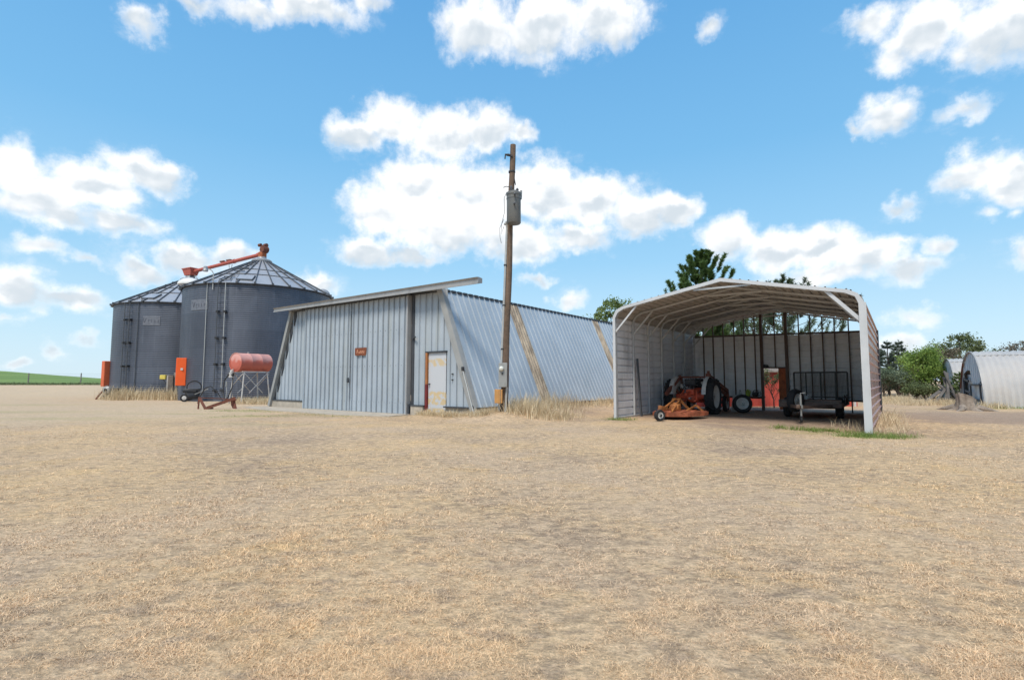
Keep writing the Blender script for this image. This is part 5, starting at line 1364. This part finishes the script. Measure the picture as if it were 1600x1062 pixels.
for i, (px, Yd, hh, rd, lab) in enumerate(((1381, 39, 2.2, 1.3, 'grey green bush under the cedars by the carport wall'), (1399, 40, 2.3, 1.4, 'rounded green bush under the sharp topped cedar'), (1417, 40.5, 2.1, 1.2, 'dull bush at the foot of the low thin cedar'))):
    broad_tree('bush', lab, at(px, Yd), hh, rd, (GREY_LEAF, OLIVE_LEAF, GREY_LEAF)[i], .09, 60, 70, .05, .08, 'bushes under the cedars', .8, 3, cat='bush', spread=.26)
broad_tree('shrub', 'bright spring green shrub left of the farther hut', at(1453, 34.8), 3.35, 1.15, LIME_LEAF, .095, 120, 85, .06, .06, None, 1.1, 5, cat='shrub', spread=.34, thin=.2)
broad_tree('shrub', 'low olive shrub spreading at the foot of the green shrub', at(1428, 34.0), .95, .75, OLIVE_LEAF, .08, 60, 70, .04, .06, None, .8, 4, cat='shrub', spread=.25)
broad_tree('broadleaf_tree', 'dark twiggy tree just behind the bright green shrub', at(1440, 39), 3.7, 1.4, OLIVE_LEAF, .09, 46, 30, .08, .3, None, spread=.3)
G2 = 'trees behind the huts'
broad_tree('broadleaf_tree', 'olive green tree rising above the farther hut', at(1504, 50), 5.6, 2.2, OLIVE_LEAF, .14, 110, 60, .15, .25, G2, spread=.42)
broad_tree('broadleaf_tree', 'thin tree top just left of the olive tree above the hut', at(1478, 48), 4.4, 1.3, BUD_LEAF, .11, 46, 30, .1, .3, G2, spread=.35)
broad_tree('broadleaf_tree', 'low spreading tree top above the nearer hut roof', at(1545, 50), 4.7, 1.8, OLIVE_LEAF, .12, 60, 40, .12, .3, G2, spread=.35)
broad_tree('broadleaf_tree', 'brownish budding tree at the right edge above the hut', at(1587, 54), 5.15, 1.3, BUD_LEAF, .11, 80, 50, .12, .3, G2, spread=.35)
broad_tree('broadleaf_tree', 'brownish budding tree cut by the picture edge', at(1610, 54), 5.4, 1.3, BUD_LEAF, .11, 80, 50, .12, .3, G2, spread=.35)
needle_tree('sapling', 'pale green young conifer between the two huts', (24.0, 27.9), 1.5, .5, ELM_LEAF, 8, 6, .1, .4, .12, 30, .04, None, candles=4, nw=.03)

# ------------------------------------------------------------------ field fence
fy0 = 65.0
xs = [at(px, fy0)[0] for px in (-38, 44, 126, 208)]
fe = thing('wire_fence', 'wire fence on thin posts along the green field', 'fence', (xs[0], fy0, 0))
zf = [float(gz(np.array([x]), np.array([fy0]))[0]) for x in xs]
for x, z in zip(xs, zf):
    m = MB(); m.tube([(x - xs[0], 0, z - .2), (x - xs[0] + .03, 0, z + 1.45)], [.075, .06], 8); m.build('post', ASHPOST, fe)
for hh in (.45, .8, 1.1, 1.35):
    m = MB(); m.tube([(x - xs[0], -.08, z + hh) for x, z in zip(xs, zf)], .006, 5); m.build('wire', DARKGAP, fe)

# ------------------------------------------------------------------ sky with fair-weather clouds
SUN_AZ, SUN_EL = math.radians(203), math.radians(57)
world = bpy.data.worlds.new('World'); scene.world = world; world.use_nodes = True
world.node_tree.nodes.clear(); t = NT(world.node_tree)
CL = [(-0.65, 0.521, 0.031, 0.029), (-0.578, 0.568, 0.055, 0.019), (-0.491, 0.584, 0.063, 0.028), (-0.395, 0.613, 0.111, 0.03), (-0.292, 0.636, 0.054, 0.015), (-0.071, 0.622, 0.08, 0.052), (0.065, 0.622, 0.136, 0.056), (0.187, 0.626, 0.094, 0.046), (-0.304, 0.439, 0.064, 0.037), (-0.233, 0.47, 0.075, 0.041), (-0.127, 0.45, 0.094, 0.051), (-0.045, 0.46, 0.057, 0.045), (0.019, 0.453, 0.031, 0.024), (-0.188, 0.367, 0.086, 0.056), (-0.082, 0.355, 0.138, 0.068), (-0.253, 0.318, 0.071, 0.054), (-0.125, 0.296, 0.149, 0.068), (-0.275, 0.244, 0.07, 0.035), (0, 0.268, 0.113, 0.05), (0.063, 0.355, 0.114, 0.059), (0.163, 0.338, 0.099, 0.05), (0.247, 0.307, 0.071, 0.043), (0.315, 0.309, 0.048, 0.04), (0.131, 0.278, 0.074, 0.038), (-0.198, 0.234, 0.096, 0.021), (-0.756, 0.255, 0.06, 0.044), (-0.689, 0.287, 0.064, 0.042), (-0.64, 0.326, 0.049, 0.034), (-0.606, 0.324, 0.038, 0.034), (-0.664, 0.242, 0.067, 0.027), (-0.727, 0.23, 0.067, 0.027), (-0.781, 0.284, 0.026, 0.051), (-0.748, 0.18, 0.039, 0.02), (-0.691, 0.176, 0.025, 0.013), (-0.624, 0.177, 0.045, 0.022), (-0.56, 0.201, 0.056, 0.029), (-0.502, 0.212, 0.044, 0.028), (-0.758, 0.119, 0.039, 0.029), (-0.706, 0.113, 0.045, 0.021), (-0.779, 0.083, 0.021, 0.008), (-0.684, 0.064, 0.027, 0.015), (-0.724, 0.043, 0.024, 0.015), (-0.359, 0.176, 0.05, 0.027), (-0.76, 0.02, 0.019, 0.007), (0.402, 0.245, 0.053, 0.042), (0.475, 0.226, 0.065, 0.041), (0.552, 0.225, 0.068, 0.037), (0.608, 0.202, 0.061, 0.034), (0.559, 0.177, 0.108, 0.023), (0.66, 0.174, 0.042, 0.025), (0.693, 0.206, 0.024, 0.019), (0.653, 0.214, 0.025, 0.014), (0.634, 0.531, 0.049, 0.029), (0.701, 0.498, 0.064, 0.044), (0.768, 0.461, 0.057, 0.051), (0.66, 0.473, 0.034, 0.023), (0.806, 0.47, 0.037, 0.059), (0.637, 0.399, 0.045, 0.032), (0.591, 0.39, 0.016, 0.009), (0.731, 0.378, 0.033, 0.018), (0.745, 0.298, 0.047, 0.029), (0.79, 0.273, 0.035, 0.04), (0.657, 0.265, 0.024, 0.017), (0.755, 0.238, 0.013, 0.013), (0.785, 0.23, 0.013, 0.01), (0.782, 0.178, 0.025, 0.026), (0.66, 0.1, 0.04, 0.018), (0.639, 0.056, 0.03, 0.022), (0.107, 0.155, 0.039, 0.022), (0.052, 0.194, 0.04, 0.012), (0.377, 0.585, 0.029, 0.018), (0.442, 0.139, 0.061, 0.022)]
tc = t.n('ShaderNodeTexCoord').outputs['Generated']
nrm = t.n('ShaderNodeVectorMath'); nrm.operation = 'NORMALIZE'; t.link(tc, nrm.inputs[0])
sp = t.n('ShaderNodeSeparateXYZ'); t.link(nrm.outputs[0], sp.inputs[0])
az = t.math('ARCTAN2', sp.outputs[0], sp.outputs[1]); el = t.math('ARCSINE', sp.outputs[2])
cb = t.n('ShaderNodeCombineXYZ'); t.link(az, cb.inputs[0]); t.link(el, cb.inputs[1])
# ragged, billowing outline: shift the lookup by noise of two sizes
def nvec(scale, amp, detail):
    n = t.n('ShaderNodeTexNoise'); n.inputs['Scale'].default_value = scale; n.inputs['Detail'].default_value = detail; n.inputs['Roughness'].default_value = .6
    t.link(cb.outputs[0], n.inputs['Vector'])
    s = t.n('ShaderNodeVectorMath'); s.operation = 'SUBTRACT'; t.link(n.outputs['Color'], s.inputs[0]); s.inputs[1].default_value = (.5, .5, .5)
    k = t.n('ShaderNodeVectorMath'); k.operation = 'MULTIPLY'; t.link(s.outputs[0], k.inputs[0]); k.inputs[1].default_value = (amp, amp, 0)
    return k.outputs[0]
def vadd(a, b):
    o = t.n('ShaderNodeVectorMath'); o.operation = 'ADD'; t.link(a, o.inputs[0]); t.link(b, o.inputs[1]); return o.outputs[0]
warped = vadd(vadd(cb.outputs[0], nvec(9, .060, 2)), nvec(28, .034, 6))
def cloud_field(vec):
    cur = None
    for (a, e, rx, ry) in CL:
        s = t.n('ShaderNodeVectorMath'); s.operation = 'SUBTRACT'; t.link(vec, s.inputs[0]); s.inputs[1].default_value = (a, e, 0)
        k = t.n('ShaderNodeVectorMath'); k.operation = 'MULTIPLY'; t.link(s.outputs[0], k.inputs[0]); wt = min(1.0, max(.42, (ry / .042) ** .6)); k.inputs[1].default_value = (wt / rx, wt / ry, 0)
        ln = t.n('ShaderNodeVectorMath'); ln.operation = 'LENGTH'; t.link(k.outputs[0], ln.inputs[0])
        ad = t.math('ADD', ln.outputs['Value'], 1.17 - 1.17 * wt)
        if cur is None: cur = ad; continue
        o = t.n('ShaderNodeMath'); o.operation = 'SMOOTH_MIN'; o.inputs[2].default_value = .25
        t.link(cur, o.inputs[0]); t.link(ad, o.inputs[1]); cur = o.outputs[0]
    return t.math('SUBTRACT', 1.17, cur)
field = cloud_field(warped)
lower = t.n('ShaderNodeVectorMath'); lower.operation = 'ADD'; t.link(warped, lower.inputs[0]); lower.inputs[1].default_value = (.008, -.030, 0)
below = cloud_field(lower.outputs[0])
base_grey = t.ramp(t.math('SUBTRACT', field, below), -.12, .62)
# the rest of the dome, out of the photograph's view, carries similar scattered clouds
sky_p = t.n('ShaderNodeVectorMath'); sky_p.operation = 'MULTIPLY'; t.link(nrm.outputs[0], sky_p.inputs[0]); sky_p.inputs[1].default_value = (2.2, 2.2, 4.0)
gen = t.math('MULTIPLY', t.math('SUBTRACT', t.noise(sky_p.outputs[0], 1.3, 5, .55), .56), 4.0)
out_v = t.math('MAXIMUM', t.ramp(t.math('ABSOLUTE', az), .92, 1.1), t.ramp(el, .72, .85))
field = t.mix(out_v, field, gen)
def puffs(vec, scale):
    o = t.n('ShaderNodeTexVoronoi'); o.feature = 'F1'; o.inputs['Scale'].default_value = scale
    o.inputs['Detail'].default_value = 1.5; o.inputs['Roughness'].default_value = .55; o.inputs['Lacunarity'].default_value = 2.3
    t.link(vec, o.inputs['Vector']); return o.outputs['Distance']
pw = vadd(cb.outputs[0], nvec(30, .02, 3))
edge = t.noise(cb.outputs[0], 40, 8, .66)
pf = puffs(pw, 17)
dens = t.math('ADD', t.math('ADD', field, t.math('MULTIPLY', t.math('SUBTRACT', edge, .5), .80)), t.math('MULTIPLY', t.math('SUBTRACT', .66, pf), .40))
alpha = t.ramp(dens, -.12, .60)
off = t.n('ShaderNodeVectorMath'); off.operation = 'ADD'; t.link(pw, off.inputs[0]); off.inputs[1].default_value = (-.006, .014, 0)
relief = t.math('MULTIPLY', t.math('SUBTRACT', puffs(off.outputs[0], 17), pf), .22)
thick = t.ramp(dens, -.02, .42)
big = t.noise(cb.outputs[0], 7, 4, .55, (1, 2.2, 1))
grey = t.math('MULTIPLY', thick, t.math('MULTIPLY', base_grey, t.ramp(big, .28, .62, .35, 1.0)))
shade = t.math('SUBTRACT', t.math('ADD', 1.0, relief), t.math('MULTIPLY', grey, .34))
shade = t.ramp(shade, .60, 1.0)
veil = t.math('MULTIPLY', t.ramp(t.math('ADD', t.math('MULTIPLY', field, .75), t.math('MULTIPLY', t.math('SUBTRACT', t.noise(cb.outputs[0], 13, 7, .68, (1, 1.6, 1)), .5), 2.2)), -.05, 1.0), .42)
alpha = t.math('MAXIMUM', alpha, veil)
ccol = t.mix(shade, (.68, .75, .81, 1), (1.10, 1.10, 1.10, 1))
sk = t.n('ShaderNodeTexSky'); sk.sky_type = 'NISHITA'; sk.sun_disc = False; sk.sun_elevation = SUN_EL; sk.sun_rotation = SUN_AZ
sk.air_density = 1.0; sk.dust_density = 1.0; sk.ozone_density = 1.0
# clear-day blue by height over the horizon, blended with the physical sky
cr = t.n('ShaderNodeValToRGB'); t.link(t.math('DIVIDE', el, 1.57), cr.inputs[0])
els = [(0.0, (.70, .88, .99)), (.055, (.56, .815, .985)), (.14, (.345, .67, .955)), (.26, (.205, .53, .88)), (.42, (.135, .42, .80)), (1.0, (.07, .25, .60))]
while len(cr.color_ramp.elements) < len(els): cr.color_ramp.elements.new(.5)
for e_, (p_, c_) in zip(cr.color_ramp.elements, els): e_.position = p_; e_.color = c_ + (1,)
skc = t.n('ShaderNodeVectorMath'); skc.operation = 'SCALE'; t.link(sk.outputs[0], skc.inputs[0]); skc.inputs['Scale'].default_value = 0.11
b1_ = t.n('ShaderNodeBackground'); t.link(t.mix(.85, skc.outputs[0], cr.outputs[0]), b1_.inputs[0]); b1_.inputs[1].default_value = 0.8
b2_ = t.n('ShaderNodeBackground'); t.link(ccol, b2_.inputs[0]); b2_.inputs[1].default_value = 0.78
mx = t.n('ShaderNodeMixShader'); t.link(t.math('MULTIPLY', alpha, .97), mx.inputs[0]); t.link(b1_.outputs[0], mx.inputs[1]); t.link(b2_.outputs[0], mx.inputs[2])
wo = t.n('ShaderNodeOutputWorld'); t.link(mx.outputs[0], wo.inputs[0])

sd = bpy.data.lights.new('sun', 'SUN'); sd.energy = 2.9; sd.angle = math.radians(18); sd.color = (1, .93, .80)
so = bpy.data.objects.new('sun', sd); COL.objects.link(so)
dirv = Vector((math.sin(SUN_AZ) * math.cos(SUN_EL), math.cos(SUN_AZ) * math.cos(SUN_EL), math.sin(SUN_EL)))
so.rotation_euler = dirv.to_track_quat('Z', 'Y').to_euler(); so.location = dirv * 60

cam = bpy.data.cameras.new('camera'); cam.sensor_width = 36; cam.lens = 810 / 1600 * 36; cam.clip_end = 6000; cam.clip_start = .05
co = bpy.data.objects.new('camera', cam); COL.objects.link(co)
co.location = (0, 0, H); co.rotation_euler = (math.radians(90) + math.atan(63.5 / 810), 0, 0)
scene.camera = co
vs_ = scene.view_settings; vs_.view_transform = 'Standard'; vs_.look = 'None'; vs_.exposure = 0.42; vs_.gamma = 1
scene.cycles.max_bounces = 8; scene.cycles.diffuse_bounces = 6; scene.cycles.glossy_bounces = 2; scene.cycles.transmission_bounces = 2
scene.cycles.sample_clamp_indirect = 5
